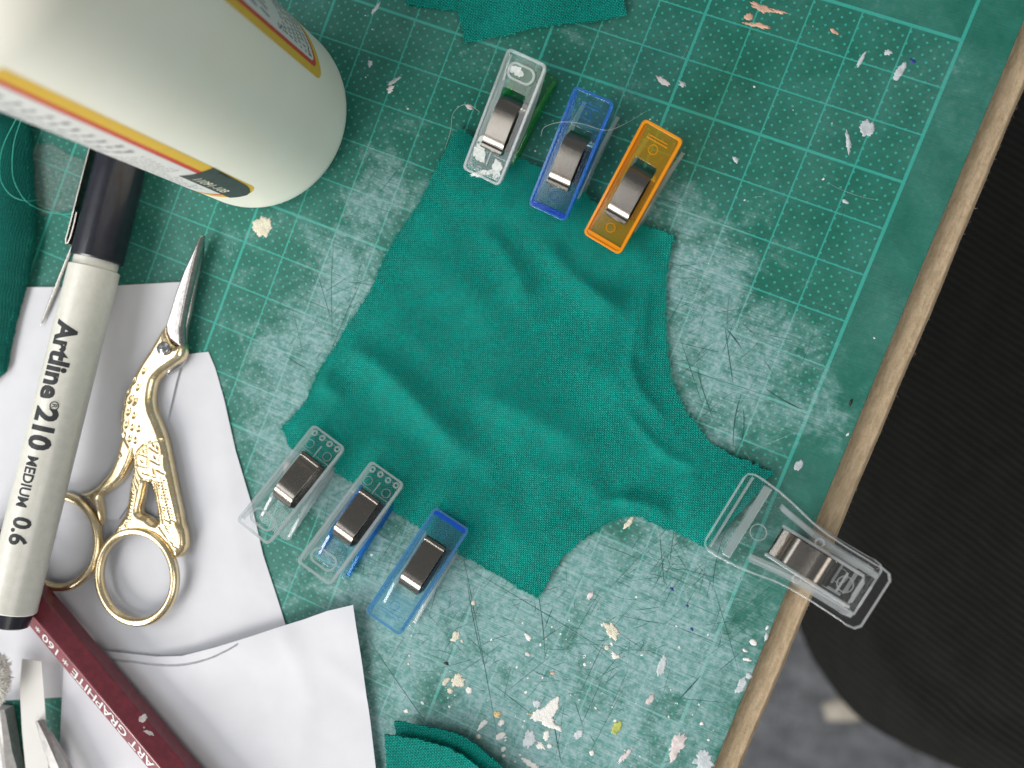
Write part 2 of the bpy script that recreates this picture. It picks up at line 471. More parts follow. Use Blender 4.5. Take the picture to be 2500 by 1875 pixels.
# hardboard table top under the mat, its long edge rounded and furry
edge = []
mbb = MB()
prof = [(1.30, -0.31), (1.38, -0.311), (1.425, -0.314), (1.45, -0.33), (1.51, -0.44), (1.525, -0.50), (1.525, -0.8), (1.50, -2.1)]
ny = 140
for j in range(ny+1):
    y = Y0 + 2 + (Y1 - 2 - Y0 - 2)*j/ny
    w = 0.008*math.sin(y*0.9) + 0.006*math.sin(y*2.3+1) + random.uniform(-0.006, 0.006)
    row = [(-29, -2.1), (-29, -0.31)] + prof
    mbb.v += [(a + (w if a > 1.3 else 0), y, b) for a, b in row]
L = 10
for j in range(ny):
    for k in range(L):
        a = j*L+k; b = j*L+(k+1) % L
        mbb.f.append((a, b, b+L, a+L))
mbb.f.append(tuple(range(L))); mbb.f.append(tuple(ny*L+k for k in range(L))[::-1])
board = mbb.build('table_board', MDF, smooth=True, ang=22)
tag(board, 'brown fibreboard table top showing its furry edge beside the mat', 'board')
FUZZ = simple('board_fibre', (0.55, 0.42, 0.28), 0.9, var=0.2)
fz = MB()
for k in range(520):
    y = random.uniform(2.5, -18); t = random.random()
    x = 1.50
    z = random.uniform(-0.60, -0.42); l = random.choice((0.02, 0.03, 0.04, 0.06, 0.09))*random.uniform(.5, 1.1)
    a = random.uniform(-1.1, 1.1); b = a + random.uniform(-1.2, 1.2)
    p0 = Vector((x, y, z)); p1 = p0 + Vector((math.cos(a), math.sin(a), random.uniform(-.3, .4)))*l*0.5; p2 = p1 + Vector((math.cos(b), math.sin(b), random.uniform(-.3, .3)))*l*0.5
    fz.tube([p0, p1, p2], [0.0028, 0.0022, 0.0012], 3, caps=False)
f_o = fz.build('edge_fibres', FUZZ, board); tag(f_o, kind='stuff')

# floor, chair
FL = M('carpet'); nn = FL.noise(0.5, 7, 0.7); FL.set(color=FL.mix((0.16, 0.166, 0.18), (0.36, 0.37, 0.395), nn.step(0.3, 0.75)), rough=0.95, spec=0.05); FL.bump(FL.noise(3, 5), 0.8)
fl = MB().box(-120, 160, -160, 120, -66, -64).build('floor', FL.m); tag(fl, kind='structure')
def chair_mat():
    q = M('chair_mesh'); x, y, z = q.xyz(rot=(0, 0, 1.843))
    u = (x*3.4 + q.noise(0.25, 3)*1.2).frac() - 0.5; v = (y*4.0 + ((x*3.4) - (x*3.4).frac())*0.5).frac() - 0.5
    rib = u.abs().step(0.5, 0.12); knot = v.abs().step(0.5, 0.1)
    h = rib*0.6 + rib*knot*0.4
    q.set(color=q.mix((0.003, 0.004, 0.004), (0.030, 0.031, 0.028), h*q.noise(1.2, 4).lin(0.2, 0.8, 0.7, 1.15)), rough=0.85, spec=0.15)
    q.bump(h, 0.07, 0.8); return q.m
CZ = -20.0
seat_px = [(2300,-300),(2150,300),(2020,760),(1960,1120),(1955,1400),(1975,1560),(2005,1660),(2048,1730),(2095,1795),(2150,1850),(2230,1900),(2360,1960),(2600,2030),(3000,2080),(3400,1500),(3400,0),(2900,-400)]
seat_o = smoothpts([tuple(p) for p in ats(seat_px, CZ)], 5)
ch = empty('chair', (*at(2500, 1100, CZ)[:2], CZ-44), 'black chair with a ribbed woven seat standing beside the table', 'chair')
org = tuple(np.array(ch.location)/U)
def seath(X, Y, D):
    t = np.clip(D/3.2, 0, 1); return CZ - 4.5 + 4.5*np.sqrt(1-(1-t)**2) - 0.35*np.exp(-((D-3.4)/0.5)**2)
sheet(seat_o, 0.8, seath, skirt=CZ-6.5).build('seat', chair_mat(), ch, org, smooth=True)
BEIGE = simple('beige_plastic', (0.42, 0.38, 0.32), 0.5)
p0 = at(2012, 1738, -46); p1 = at(2170, 1715, -46)
dv = np.array(p1) - np.array(p0)
MB().tube([p0, p0 + dv*0.3, p1, p1 + dv*1.5], [0.6, 0.85, 0.9, 1.0], 12, flat=0.6).build('foot', BEIGE, ch, org, smooth=True)
c = at(2500, 1100, CZ); MB().tube([(c[0], c[1], CZ-6.4), (c[0], c[1], -63.9)], 2.6, 20).build('post', simple('chair_post', (0.02, 0.02, 0.02), 0.4), ch, org, smooth=True, ang=40)

# ------------------------------------------------------------------ paint, scratches and nicks on the mat
PAINT = {'white': simple('paint_white', (0.78, 0.77, 0.73), 0.55, var=0.06, bump=0.015), 'cream': simple('paint_cream', (0.74, 0.69, 0.55), 0.6, var=0.1, bump=0.03),
         'pale': simple('paint_pale', (0.50, 0.55, 0.57), 0.5, var=0.15, bump=0.01), 'peach': simple('paint_peach', (0.66, 0.40, 0.29), 0.5, var=0.2, bump=0.01),
         'pink': simple('paint_pink', (0.62, 0.55, 0.54), 0.5, var=0.2), 'yellow': simple('paint_yellow', (0.38, 0.42, 0.10), 0.5, var=0.3),
         'blue': simple('ink_blue', (0.02, 0.035, 0.22), 0.5), 'black': simple('ink_black', (0.006, 0.006, 0.007), 0.5), 'tan': simple('glue_tan', (0.60, 0.46, 0.24), 0.4, var=0.4, nsc=25)}
SPOTS = [(641,553,22,27,0,'cream',.25), (1118,1662,13,18,0,'cream',.4), (1089,1663,6,12,0,'cream',.3), (1099,1686,8,6,0,'cream',.3), (1145,1685,7,9,.6,'white',.35), (1113,1553,8,14,.3,'cream',.4), (1128,1565,4,3,0,'cream',.3),
 (1319,1743,12,24,-.25,'white',.3), (1347,1730,13,30,.2,'white',.22), (1335,1760,22,13,.4,'white',.3), (1359,1776,13,6,.4,'white',.4), (1311,1718,9,9,0,'pale',.05), (1178,1769,6,15,.15,'white',.4), (1168,1798,5,6,0,'white',.3), (1225,1764,6,8,0,'white',.4),
 (1222,1797,7,14,-.15,'white',.2), (1229,1829,5,7,0,'white',.2), (1229,1845,4,4,0,'white',.3), (1214,1744,8,9,0,'tan',.2), (1320,1821,10,8,0,'white',.5), (1342,1821,6,6,0,'white',.2), (1334,1795,8,11,.5,'white',.4), (1294,1864,19,8,.35,'white',.4), (1292,1804,14,20,.4,'pale',.35),
 (1289,1555,11,5,0,'white',.5), (1288,1597,6,5,0,'pink',.3), (1156,1471,5,6,0,'cream',.3), (1428,1622,4,4,0,'white',.1), (1349,1643,3,6,-.3,'peach',.2), (992,1735,5,6,0,'white',.4), (1441,1454,6,10,0,'pink',.4), (1445,1838,6,6,0,'white',.15),
 (1494,1540,21,13,.1,'cream',.4), (1482,1581,5,6,0,'cream',.3), (1502,1601,12,6,.3,'white',.6), (1616,1625,9,24,.45,'pale',.25), (1588,1707,6,15,.2,'pink',.4), (1653,1821,13,34,.25,'pink',.5), (1718,1857,20,22,.1,'pale',.35), (1714,1766,4,4,0,'white',.1), (1730,1806,3,3,0,'white',.1),
 (1506,1776,9,18,.15,'yellow',.25), (1413,1792,8,13,0,'pale',.3), (1526,1845,6,20,.1,'pink',.5), (1839,1568,8,7,.3,'white',.1), (1871,1554,4,9,.5,'pale',.4), (1824,1610,9,4,.5,'white',.5), (1819,1588,6,3,.4,'white',.4), (1813,1666,8,14,.4,'pale',.4), (1828,1650,7,7,0,'pale',.4), (1806,1682,8,10,-.4,'pale',.4), (1873,1532,3,5,.3,'white',.2),
 (1859,19,24,8,.25,'peach',.5), (1828,41,10,8,.4,'peach',.4), (1850,62,26,5,.45,'peach',.7), (2037,77,11,4,.15,'peach',.3), (1900,28,16,4,.4,'peach',.6), (2103,145,4,20,.25,'pale',.25), (2197,174,8,22,.15,'pale',.2), (2168,128,8,6,.4,'pale',.5), (2117,313,15,18,.7,'pale',.25), (2071,347,24,5,-.65,'pale',.35), (2064,492,7,4,.3,'pale',.3), (1796,390,8,5,-.4,'pale',.5),
 (2228,149,7,4,0,'blue',.2), (1619,198,19,6,.12,'pink',.35), (1666,206,10,5,.2,'pale',.6), (1536,1275,6,17,.15,'cream',.4), (2077,983,3,9,.35,'black',.3), (1950,1136,8,13,.3,'pale',.15), (1146,261,9,6,.2,'pink',.3), (962,198,5,17,-.3,'pale',.35), (953,218,7,10,-.3,'white',.6), (903,155,5,9,.4,'pale',.5), (918,20,5,14,.1,'pale',.6),
 (880,1195,9,20,-.3,'cream',.3), (1640,1438,5,3,0,'blue',.2), (1678,1479,3,3,0,'blue',.2), (1689,1536,4,3,0,'blue',.2), (1090,1620,6,4,.4,'black',.4), (1000,1600,3,3,0,'cream',.2), (998,1620,3,3,0,'cream',.2), (1300,1745,13,2.2,.55,'tan',.2), (700,1140,8,16,.5,'pink',.3)]
for i, (px, py, rx, ry, an, colr, jg) in enumerate(SPOTS):
    c = at(px, py); k = 1/112.0
    ol = blob(c[0], c[1], rx*k*1.05, ry*k*1.05, an - 0.38, jg*0.65 + 0.07, 26 if rx*ry < 120 else 64, seed=i+3)
    th = 0.008 if colr in ('cream', 'white') else 0.004
    o = sheet(ol, max(0.03, math.sqrt(rx*ry)*k/6), lambda X, Y, D: 0.0045 + np.minimum(D*0.6, th) + 0.003*np.sin(X*37)*np.sin(Y*41)*np.minimum(D*20, 1), skirt=0.0005).build('paint_spot', PAINT[colr], mat_o, smooth=True)
flk = MB()
for k in range(150):
    r_ = random.random()
    px, py = (random.gauss(1330, 190), random.gauss(1700, 130)) if r_ < .5 else ((random.gauss(1700, 60), random.gauss(1800, 60)) if r_ < .6 else (random.uniform(600, 2150), random.uniform(0, 1875)))
    c = at(px, py); s_ = abs(random.gauss(0, 0.016)) + 0.006
    if c[0] > 0.9: continue
    ol = blob(c[0], c[1], s_, s_*random.uniform(.5, 1.4), random.uniform(0, 3), 0.4, 7, seed=900+k)
    flk.prism(ol, z0=0.0005, z1=0.004)
tag(flk.build('paint_flecks', PAINT['white'], mat_o), kind='stuff')
SCD = simple('cut_dark', (0.012, 0.085, 0.068), 0.5, var=0.4); SCL = simple('cut_pale', (0.32, 0.46, 0.46), 0.5, var=0.2)
def scratch(mb, px, py, ang, ln, w, curve=0.0, z=0.003):
    c = at(px, py); n = 7; L_ = []; R_ = []
    for k in range(n):
        t = k/(n-1)-0.5; x = c[0]+math.cos(ang)*ln*t - math.sin(ang)*curve*(t*t-.25)*4; y = c[1]+math.sin(ang)*ln*t + math.cos(ang)*curve*(t*t-.25)*4
        if x > 0.92: return
        ww = w*(1-abs(t*2)**3*0.8)*random.uniform(.7, 1.2)
        L_.append((x-math.sin(ang)*ww, y+math.cos(ang)*ww, z)); R_.append((x+math.sin(ang)*ww, y-math.cos(ang)*ww, z))
    mb.add(L_+R_, [(k, k+n, k+n+1, k+1) for k in range(n-1)])
dk = MB(); lt = MB()
ZONES = [((820, 800), (80, 150), 150), ((1740, 850), (70, 130), 120), ((1400, 1500), (200, 130), 260), ((1250, 1650), (230, 110), 200), ((1640, 1350), (60, 60), 60), ((930, 1350), (60, 60), 50), ((1050, 420), (90, 80), 30), ((1760, 1550), (60, 100), 50), ((1700, 300), (300, 200), 40)]
for (cx, cy), (sx, sy), n in ZONES:
    for k in range(n//2 + 8):
        scratch(dk, random.gauss(cx, sx), random.gauss(cy, sy), random.choice((random.uniform(0, 3.14), random.gauss(1.25, .25), random.gauss(1.25, .25), random.gauss(.25, .3))), random.expovariate(1/0.45)+0.06, random.uniform(.0015, .0055), random.gauss(0, .012), 0.003+random.uniform(0, .001))
        if k % 2: scratch(lt, random.gauss(cx, sx*1.5), random.gauss(cy, sy*1.5), random.uniform(0, 3.14), random.expovariate(1/0.3)+0.05, random.uniform(.0012, .003), random.gauss(0, .02), 0.0045+random.uniform(0, .001))
for a, b, w in (((1120,1300),(1215,1800),.006), ((1140,1420),(1180,1620),.008), ((900,1560),(1045,1770),.008), ((1310,1430),(1330,1600),.007), ((1560,1640),(1130,1380),.005), ((1870,950),(1958,1000),.013), ((1660,1705),(1710,1650),.014), ((1370,1860),(1345,1720),.010), ((815,590),(815,840),.005), ((700,870),(750,900),.008),
                ((1810,1080),(1815,1000),.011), ((1790,1090),(1810,960),.010), ((1700,900),(1740,1020),.009), ((1770,800),(1790,940),.008), ((1810,850),(1770,800),.011), ((800,880),(880,690),.006), ((1990,800),(1950,900),.003), ((1610,1300),(1622,1430),.006), ((1770,1300),(1740,1440),.008)):
    pa, pb = at(*a), at(*b); ang = math.atan2(pb[1]-pa[1], pb[0]-pa[0])
    scratch(dk, (a[0]+b[0])/2, (a[1]+b[1])/2, ang, float(np.hypot(*(pb-pa)[:2])), w, random.uniform(-.06, .06), 0.0045)
tag(dk.build('knife_cuts', SCD, mat_o), kind='stuff'); tag(lt.build('scuff_lines', SCL, mat_o), kind='stuff')

# ================================================================== PAPERS
def paper_mat(name, col):
    q = M(name); n = q.noise(40, 4, 0.7); q.set(color=q.mix(q.mix(tuple(c*0.95 for c in col), col, q.noise(1.2, 5).step(0.3, 0.7)), tuple(c*.72 for c in col), (q.noise(2.2, 6, .75).step(.66, .82)*.3).max(q.noise(16, 2).step(.76, .80)*.5)), rough=0.8, spec=0.2)
    q.bump(n, 0.004, 0.6); return q.m
PAPER = paper_mat('paper', (0.66, 0.665, 0.70)); CARD = paper_mat('card', (0.66, 0.65, 0.62))
def paper(name, pts, z, hf, label, mat=PAPER, sp=0.2):
    ol = ats(pts, z); ox, oy = ol[0]
    o = thick(sheet(ol, sp, lambda X, Y, D: z + hf(X, Y, D)), 0.011).build(name, mat, org=(ox, oy, 0), smooth=True, ang=45)
    return tag(o, label, 'paper', 'paper pattern pieces under the pen and scissors')
def bumpy(a, s1=0.7, ph=0.0):
    return lambda X, Y, D: a*(np.sin(X*s1+ph)*np.cos(Y*s1*0.8-ph)+1)
A2 = [(449,866),(480,862),(509,859),(525,897),(549,979),(576,1100),(615,1231),(643,1354),(698,1524),(735,1640),(500,1690),(300,1700),(155,1702),(26,1709),(-80,1714),(-80,1150),(250,1120),(330,960)]
A_cr = ats([(540,1000),(560,1200),(600,1400)], .02)
paper('paper_piece', A2, 0.016, lambda X, Y, D: bumpy(0.008)(X, Y, D) + 0.03*np.exp(-pdist(X, Y, A_cr)[0]/.3) + 0.05*np.exp(-(D/.25)**2)*np.clip(np.sin(Y*0.8+X*.3), 0, 1), 'white paper pattern piece with a curved right edge under the gold scissors')
A1 = [(-80,706),(47,701),(157,701),(282,697),(435,689),(478,685),(470,735),(460,795),(449,867),(430,935),(411,1018),(385,1110),(350,1180),(290,1268),(119,1268),(-80,1270)]
paper('paper_piece', A1, 0.065, bumpy(0.012, 0.6, 2), 'white paper sheet under the pen barrel and the scissor blades')
B = [(157,1622),(180,1585),(253,1588),(322,1595),(387,1601),(451,1598),(537,1575),(623,1548),(696,1524),(747,1509),(807,1487),(870,1472),(876,1522),(891,1651),(906,1762),(919,1875),(930,1990),(130,1990),(140,1875),(146,1827),(150,1737)]
B_top = ats([(180,1585),(253,1588),(322,1595),(387,1601),(451,1598),(537,1575),(623,1548),(696,1524),(747,1509),(870,1472)], 0.1)
B_cr = [(ats([(700,1545),(760,1690),(735,1800)], .1), .035, .25), (ats([(420,1690),(740,1700)], .1), .02, .2), (ats([(790,1600),(895,1690)], .1), .03, .15)]; B_co = at(870, 1472, .1)
def bh(X, Y, D):
    d, f = pdist(X, Y, B_top)
    return 0.20*np.exp(-(d/0.8)**2)*np.exp(-((f-0.62)/0.26)**2) + 0.02*(np.sin(X*0.8)*np.cos(Y*0.7)+1) + sum(a*np.exp(-pdist(X, Y, c)[0]/w) for c, a, w in B_cr) + 0.16*np.exp(-(((X-B_co[0])**2+(Y-B_co[1])**2)/1.6))
pb_ = paper('paper_piece', B, 0.10, bh, 'white paper sheet with a pencilled curve under the maroon pencil')
LEAD = simple('graphite_line', (0.42, 0.42, 0.44), 0.6)
pl = MB(); pts = smoothpts([tuple(p) for p in ats([(275,1608),(330,1613),(400,1620),(450,1618),(510,1605),(560,1583),(590,1566)], 0.12)], 6, False)
Xp = np.array(pts); zz = 0.10 + bh(Xp[:,0], Xp[:,1], None) + 0.006
for s_ in (0.0, 0.025, 0.045):
    pl.tube([(x, y - s_, z) for (x, y), z in zip(pts, zz)], [0.006*random.uniform(.4, 1.2) for _ in pts], 4)
pl.build('pencil_line', LEAD, pb_, tuple(np.array(pb_.location)/U))
C_ = [(56,1608),(103,1614),(110,1690),(116,1771),(122,1875),(130,2000),(75,2000),(66,1875),(57,1780),(51,1676)]
paper('paper_strip', C_, 0.40, lambda X, Y, D: 0.05*np.sin(Y*0.5), 'narrow cream paper strip beside the white tuft and grey blade', CARD)

# ================================================================== FABRIC
KNIT = fabric_mat('knit_teal', -0.33); KNIT2 = fabric_mat('knit_teal_turned', 0.35); KNITD = fabric_mat('knit_teal_plain', -0.2, 0.05, (0.003, 0.20, 0.155), (0.001, 0.075, 0.062))
def frayed(pts, amp=0.018, sp=0.07):
    d = densify(pts, sp); out = []
    for i, (x, y) in enumerate(d):
        out.append((x + random.gauss(0, amp), y + random.gauss(0, amp)))
    return out
CLIPS = {  # upper arm: handle end and jaw end in the photograph
 'a': ((1290,137), (1175,433)), 'b': ((1453,229), (1336,520)), 'c': ((1622,315), (1469,596)),
 'd': ((616,1302), (806,1065)), 'e': ((765,1401), (948,1153)), 'f': ((934,1524), (1105,1265))}
ZH, ZJ = 1.22, 0.42
MAIN = [(1120,312),(1157,336),(1210,362),(1267,386),(1319,408),(1380,437),(1426,466),(1444,489),(1500,522),(1556,547),(1600,560),(1643,574),(1636,620),(1632,648),(1627,700),(1625,747),(1628,810),(1632,862),(1637,921),(1652,960),(1678,1010),(1709,1050),(1735,1080),(1765,1100),(1802,1116),(1845,1133),(1887,1153),
        (1850,1200),(1800,1256),(1760,1300),(1722,1338),(1668,1307),(1614,1285),(1567,1264),(1532,1261),(1496,1270),(1449,1300),(1408,1329),(1367,1367),(1347,1400),(1330,1432),(1311,1461),(1275,1440),(1238,1417),(1155,1370),(1090,1330),(1026,1288),(985,1261),(900,1205),(815,1150),(760,1118),(706,1091),(700,1068),(685,1047),(712,1020),(747,979),(768,926),(790,880),(814,852),(856,782),(899,723),(938,628),(965,580),(993,539),(1028,486),(1050,440),(1073,394),(1107,330)]
RIDGES = [ ([(1545,985),(1590,1045),(1650,1100),(1720,1130)], .12, .05), ([(1440,1235),(1500,1205),(1570,1205)], .12, .05), ([(1340,1300),(1390,1270),(1440,1240)], .12, .04), ([(1600,700),(1590,790),(1585,860)], .09, .035), ([(1640,1010),(1600,960)], .1, .03),  # dark side of each fold in the photograph, width (cm), height (cm)
 ([(870,830),(948,876),(1028,948),(1097,1030),(1179,1110)], .42, .20), ([(1187,535),(1250,600),(1290,670),(1311,740)], .40, .12), ([(1340,560),(1396,632),(1470,700),(1540,752)], .34, .17),
 ([(1180,945),(1272,985),(1346,1020),(1443,1079)], .50, .15), ([(795,905),(859,965)], .30, .12), ([(1580,720),(1566,800),(1555,872),(1575,930),(1600,980)], .14, .055), ([(1725,1140),(1712,1200),(1696,1250)], .22, .09), ([(1530,1200),(1590,1222),(1655,1250)], .24, .10),
 ([(905,745),(1010,800),(1100,880)], .5, .07), ([(1240,1290),(1300,1310),(1350,1330)], .3, .05), ([(1080,1150),(1180,1200),(1290,1230)], .5, .06), ([(1420,860),(1500,900),(1560,960)], .45, .07), ([(1170,470),(1290,500),(1330,520)], .3, .06), ([(1010,600),(1120,660),(1200,760)], .5, .06), ([(1545,560),(1600,640)], .3, .06), ([(1290,1120),(1420,1150),(1500,1200)], .35, .07)]
RID = [([tuple(at(x-17, y+15, 0.1)[:2]) for x, y in p], w, h) for p, w, h in RIDGES]
JAWS = [tuple(at(*CLIPS[k][1], 0.2)[:2]) for k in CLIPS]
BIGJ = tuple(at(1790, 1245, 0.2)[:2])
def mainh(X, Y, D):
    z = 0.075 + 0.03*np.exp(-(D/0.25)**2)*np.sin(X*2.1)*np.cos(Y*1.7)
    fade = np.clip(D/0.35, 0.15, 1)
    for p, w, h in RID:
        d, f = pdist(X, Y, p); z = z + 1.7*h*np.exp(-np.abs(d/w)**1.6)*np.clip(np.minimum(f, 1-f)*4.5+0.25, 0, 1)*fade
    z = z + (0.024*(np.sin(X*1.3+Y*0.9)+np.sin(X*0.5-Y*1.1+1)) + 0.010*np.sin(X*2.1+Y*3.3+np.sin(X*1.7)*1.2) + 0.006*np.sin(X*4.3+Y*3.1+np.sin(Y*2.2)*1.5))*np.clip(D/0.6, 0, 1)
    lift = np.zeros_like(z)
    for jx, jy in JAWS: lift = np.maximum(lift, np.exp(-(((X-jx)**2+(Y-jy)**2)/0.75)**2))
    lift = np.maximum(lift, np.exp(-(((X-BIGJ[0])**2+(Y-BIGJ[1])**2)/1.1)**2))
    return np.maximum(z*(1-lift) + 0.255*lift, 0.062)
ol = frayed(ats(MAIN, 0.09), 0.016, 0.05)
fo = thick(sheet(ol, 0.072, mainh), 0.05).build('fabric_piece', KNIT, org=(*at(1250, 900)[:2], 0), smooth=True, ang=60)
tag(fo, 'large teal knit fabric piece held by clips in the middle of the mat', 'fabric')
def fuzz(path, n, l, parent, mat, z, spread=1.0):
    mb = MB(); P = np.array(path); org = tuple(np.array(parent.location)/U)
    for k in range(n):
        i = random.randrange(len(P)); x, y = P[i]; a = random.uniform(0, 6.28); b = a + random.uniform(-1.5, 1.5); q = l*random.uniform(.3, 1)
        zz = z(x, y)
        p0 = Vector((x, y, zz)); p1 = p0 + Vector((math.cos(a), math.sin(a), random.uniform(-.1, .5)))*q*.5; p2 = p1 + Vector((math.cos(b), math.sin(b), random.uniform(-.3, .3)))*q*.5
        mb.tube([p0, p1, p2], [.0032, .0028, .0015], 3, caps=False)
    return tag(mb.build('frayed_edge', mat, parent, org), kind='stuff')
FIB = simple('teal_fibre', (0.01, 0.30, 0.23), 0.9)
fuzz(ol, 4200, 0.10, fo, FIB, lambda x, y: 0.08)

def scrap(pts, z, label, mat, hf=None, sp=0.1, fz_n=300):
    o2 = frayed(ats(pts, z), 0.010, 0.06)
    g = hf or (lambda X, Y, D: 0.02*np.sin(X*1.5)*np.sin(Y*1.2))
    o = thick(sheet(o2, sp, lambda X, Y, D: z + g(X, Y, D)), 0.05).build('fabric_scrap', mat, org=(*o2[0], 0), smooth=True, ang=60)
    tag(o, label, 'fabric', 'teal fabric scraps around the mat'); fuzz(o2, fz_n, 0.06, o, FIB, lambda x, y: z-0.02)
    return o
scrap([(994,-120),(993,10),(1050,20),(1116,25),(1124,25),(1124,-120)], 0.075, 'thin teal fabric strip at the top edge left of its neighbour', KNIT2)
scrap([(1108,-140),(1118,30),(1135,104),(1175,95),(1237,83),(1300,66),(1380,57),(1463,49),(1530,33),(1523,0),(1510,-140)], 0.14, 'teal fabric corner pointing down from the top edge', KNIT2)
scrap([(965,1757),(1022,1766),(1095,1782),(1136,1796),(1177,1825),(1209,1853),(1240,1880),(1330,1990),(975,1990),(968,1790)], 0.24, 'lower layer of two teal fabric scraps at the bottom edge', KNIT2, lambda X, Y, D: 0.14*np.exp(-(D/0.5)**2) - 0.05)
scrap([(941,1792),(1022,1804),(1095,1823),(1128,1841),(1160,1865),(1195,1900),(1270,1995),(948,1995),(945,1875)], 0.50, 'upper layer of two teal fabric scraps at the bottom edge', KNIT2, lambda X, Y, D: 0.10*np.exp(-(D/0.7)**2) - 0.06)
scrap([(-120,240),(20,255),(58,290),(66,420),(71,520),(70,587),(60,640),(51,685),(36,740),(24,783),(10,850),(0,905),(-120,1010)], 0.42, 'dark teal fabric lying at the left edge beside the pen', KNITD, lambda X, Y, D: 0.22*np.clip(D/0.7, 0, 1)**0.5 - 0.2*np.exp(-(D/0.3)**2), sp=0.12)

# ================================================================== CLIPS
CLEAR = plastic('clear_plastic', (0.985, 0.992, 0.992), milk=0.004, mcol=(.9, .95, .97)); BLUE = plastic('blue_plastic', (0.74, 0.92, 0.99), milk=0.04, mcol=(.08, .40, .92)); LBLUE = plastic('light_blue_plastic', (0.85, 0.95, 0.995), milk=0.06, mcol=(.30, .62, .95))
GREEN = plastic('green_plastic', (0.58, 0.90, 0.66), milk=0.06, mcol=(.05, .5, .12)); ORANGE = plastic('orange_plastic', (1.0, 0.90, 0.36), milk=0.18, mcol=(1.0, .55, .01))
RIM = {'clear_plastic': plastic('clear_rim', (.97, .985, .985), thru=.86, milk=.28, mcol=(.95, .96, .98)), 'blue_plastic': plastic('blue_rim', (.50, .78, .97), thru=.85, milk=.34, mcol=(.06, .34, .97)), 'light_blue_plastic': plastic('light_blue_rim', (.70, .88, .98), thru=.85, milk=.24, mcol=(.26, .58, .96)),  # milkier than the plates: bright edge highlights put into the rim colour
       'green_plastic': plastic('green_rim', (.45, .87, .55), thru=.85, milk=.30, mcol=(.06, .62, .16)), 'orange_plastic': plastic('orange_rim', (1.0, .62, .08), thru=.85, milk=.9, mcol=(1.0, .46, .005))}
JAWEDGE = {'blue_plastic': plastic('blue_jaw', (.25, .55, .95), milk=.35, mcol=(.01, .16, .9)), 'light_blue_plastic': plastic('deep_blue_jaw', (.2, .5, .95), milk=.55, mcol=(.01, .22, .95))}
STEEL = simple('spring_steel', (0.23, 0.21, 0.185), 0.20, 1.0, var=0.05, nsc=20, bump=0.0015, bsc=60)
def arm_parts(root, mat, M4, style, tex):
    rim = RIM[mat.name]
    """one moulded arm: plate with a window, side rails, handle mark, jaw rings. local: jaw end y=0, handle y=2.8, z up = outside"""
    LN, HW = 2.80, 0.485
    q = MB().prism(rrect(-HW, HW, 0, LN, 0.11), [rrect(-0.28, 0.28, 0.80, 2.02, 0.04, 2)], -0.085, 0.0)
    pl_ = q.xf(M4).build('arm', mat, root, bevel=0.018)
    for s_ in (-1, 1):
        y = [0.12, 0.5, 0.9, 1.3, 1.7, 2.1, 2.5, 2.68]; h = [.03, .08, .20, .27, .27, .20, .08, .03]
        r_ = MB(); vs = []; x0, x1 = s_*(HW-0.10), s_*(HW-0.012)
        for a, b in zip(y, h): vs += [(x0, a, -0.086), (x1, a, -0.086), (x1, a, -0.088-b), (x0, a, -0.088-b)]
        fs = [tuple(range(4)), tuple(len(vs)-4+k for k in range(4))[::-1]]
        for i in range(len(y)-1):
            for k in range(4): fs.append((i*4+k, i*4+(k+1) % 4, i*4+4+(k+1) % 4, i*4+4+k))
        r_.add(vs, fs); r_.xf(M4).build('side_rail', rim, pl_, bevel=0.014)
    MB().prism(rrect(-HW, HW, 0, LN, 0.11), [rrect(-HW+.06, HW-.06, 0.05, LN-0.06, 0.08)], 0.0008, 0.06).xf(M4).build('lip', rim, pl_, bevel=0.014)
    mk = MB()
    if style == 'rings':
        for i, x in enumerate((-0.33, -0.11, 0.12, 0.34)): mk.ring(x, 0.14 + 0.01*(i % 2), 0.006, 0.055, 0.022, 14)
        mk.ring(-0.25, 0.42, 0.004, 0.10, 0.007); mk.ring(0.27, 0.42, 0.004, 0.10, 0.007)
        mk.box(-0.44, -0.05, 0.56, 0.575, 0.001, 0.018); mk.box(0.07, 0.44, 0.56, 0.575, 0.001, 0.018); mk.box(-0.012, 0.02, 0.3, 0.78, 0.001, 0.02)
        mk.prism(rrect(-0.33, 0.33, 2.22, 2.60, 0.18), [rrect(-0.28, 0.28, 2.27, 2.55, 0.14)], 0.001, 0.05)
    else:
        mk.ring(0.0, 0.42, 0.004, 0.10, 0.008); mk.ring(0.0, 2.32, 0.004, 0.10, 0.009)
        for i, x in enumerate((-0.36, -0.13, 0.12, 0.34)): mk.ring(x, 0.06, 0.004, 0.045, 0.020, 12)
        mk.box(-0.25, 0.25, 2.48, 2.50, 0.001, 0.02); mk.box(-0.2, 0.22, 2.55, 2.565, 0.001, 0.02)
    mk.xf(M4).build('moulded_marks', rim, pl_, smooth=True, ang=40)
    if style == 'plain' and tex == 0: MB().prism(rrect(-HW+.052, HW-.052, .052, .15, .02, 2), (), 0.0008, 0.035).xf(M4).build('jaw_edge', JAWEDGE.get(mat.name, rim), pl_, bevel=0.01)
    jw = MB()
    jw.box(-0.42, 0.42, 0.06, 0.13, -0.14, -0.086)
    jw.xf(M4).build('jaw_teeth', mat, pl_, bevel=0.012)
    return pl_
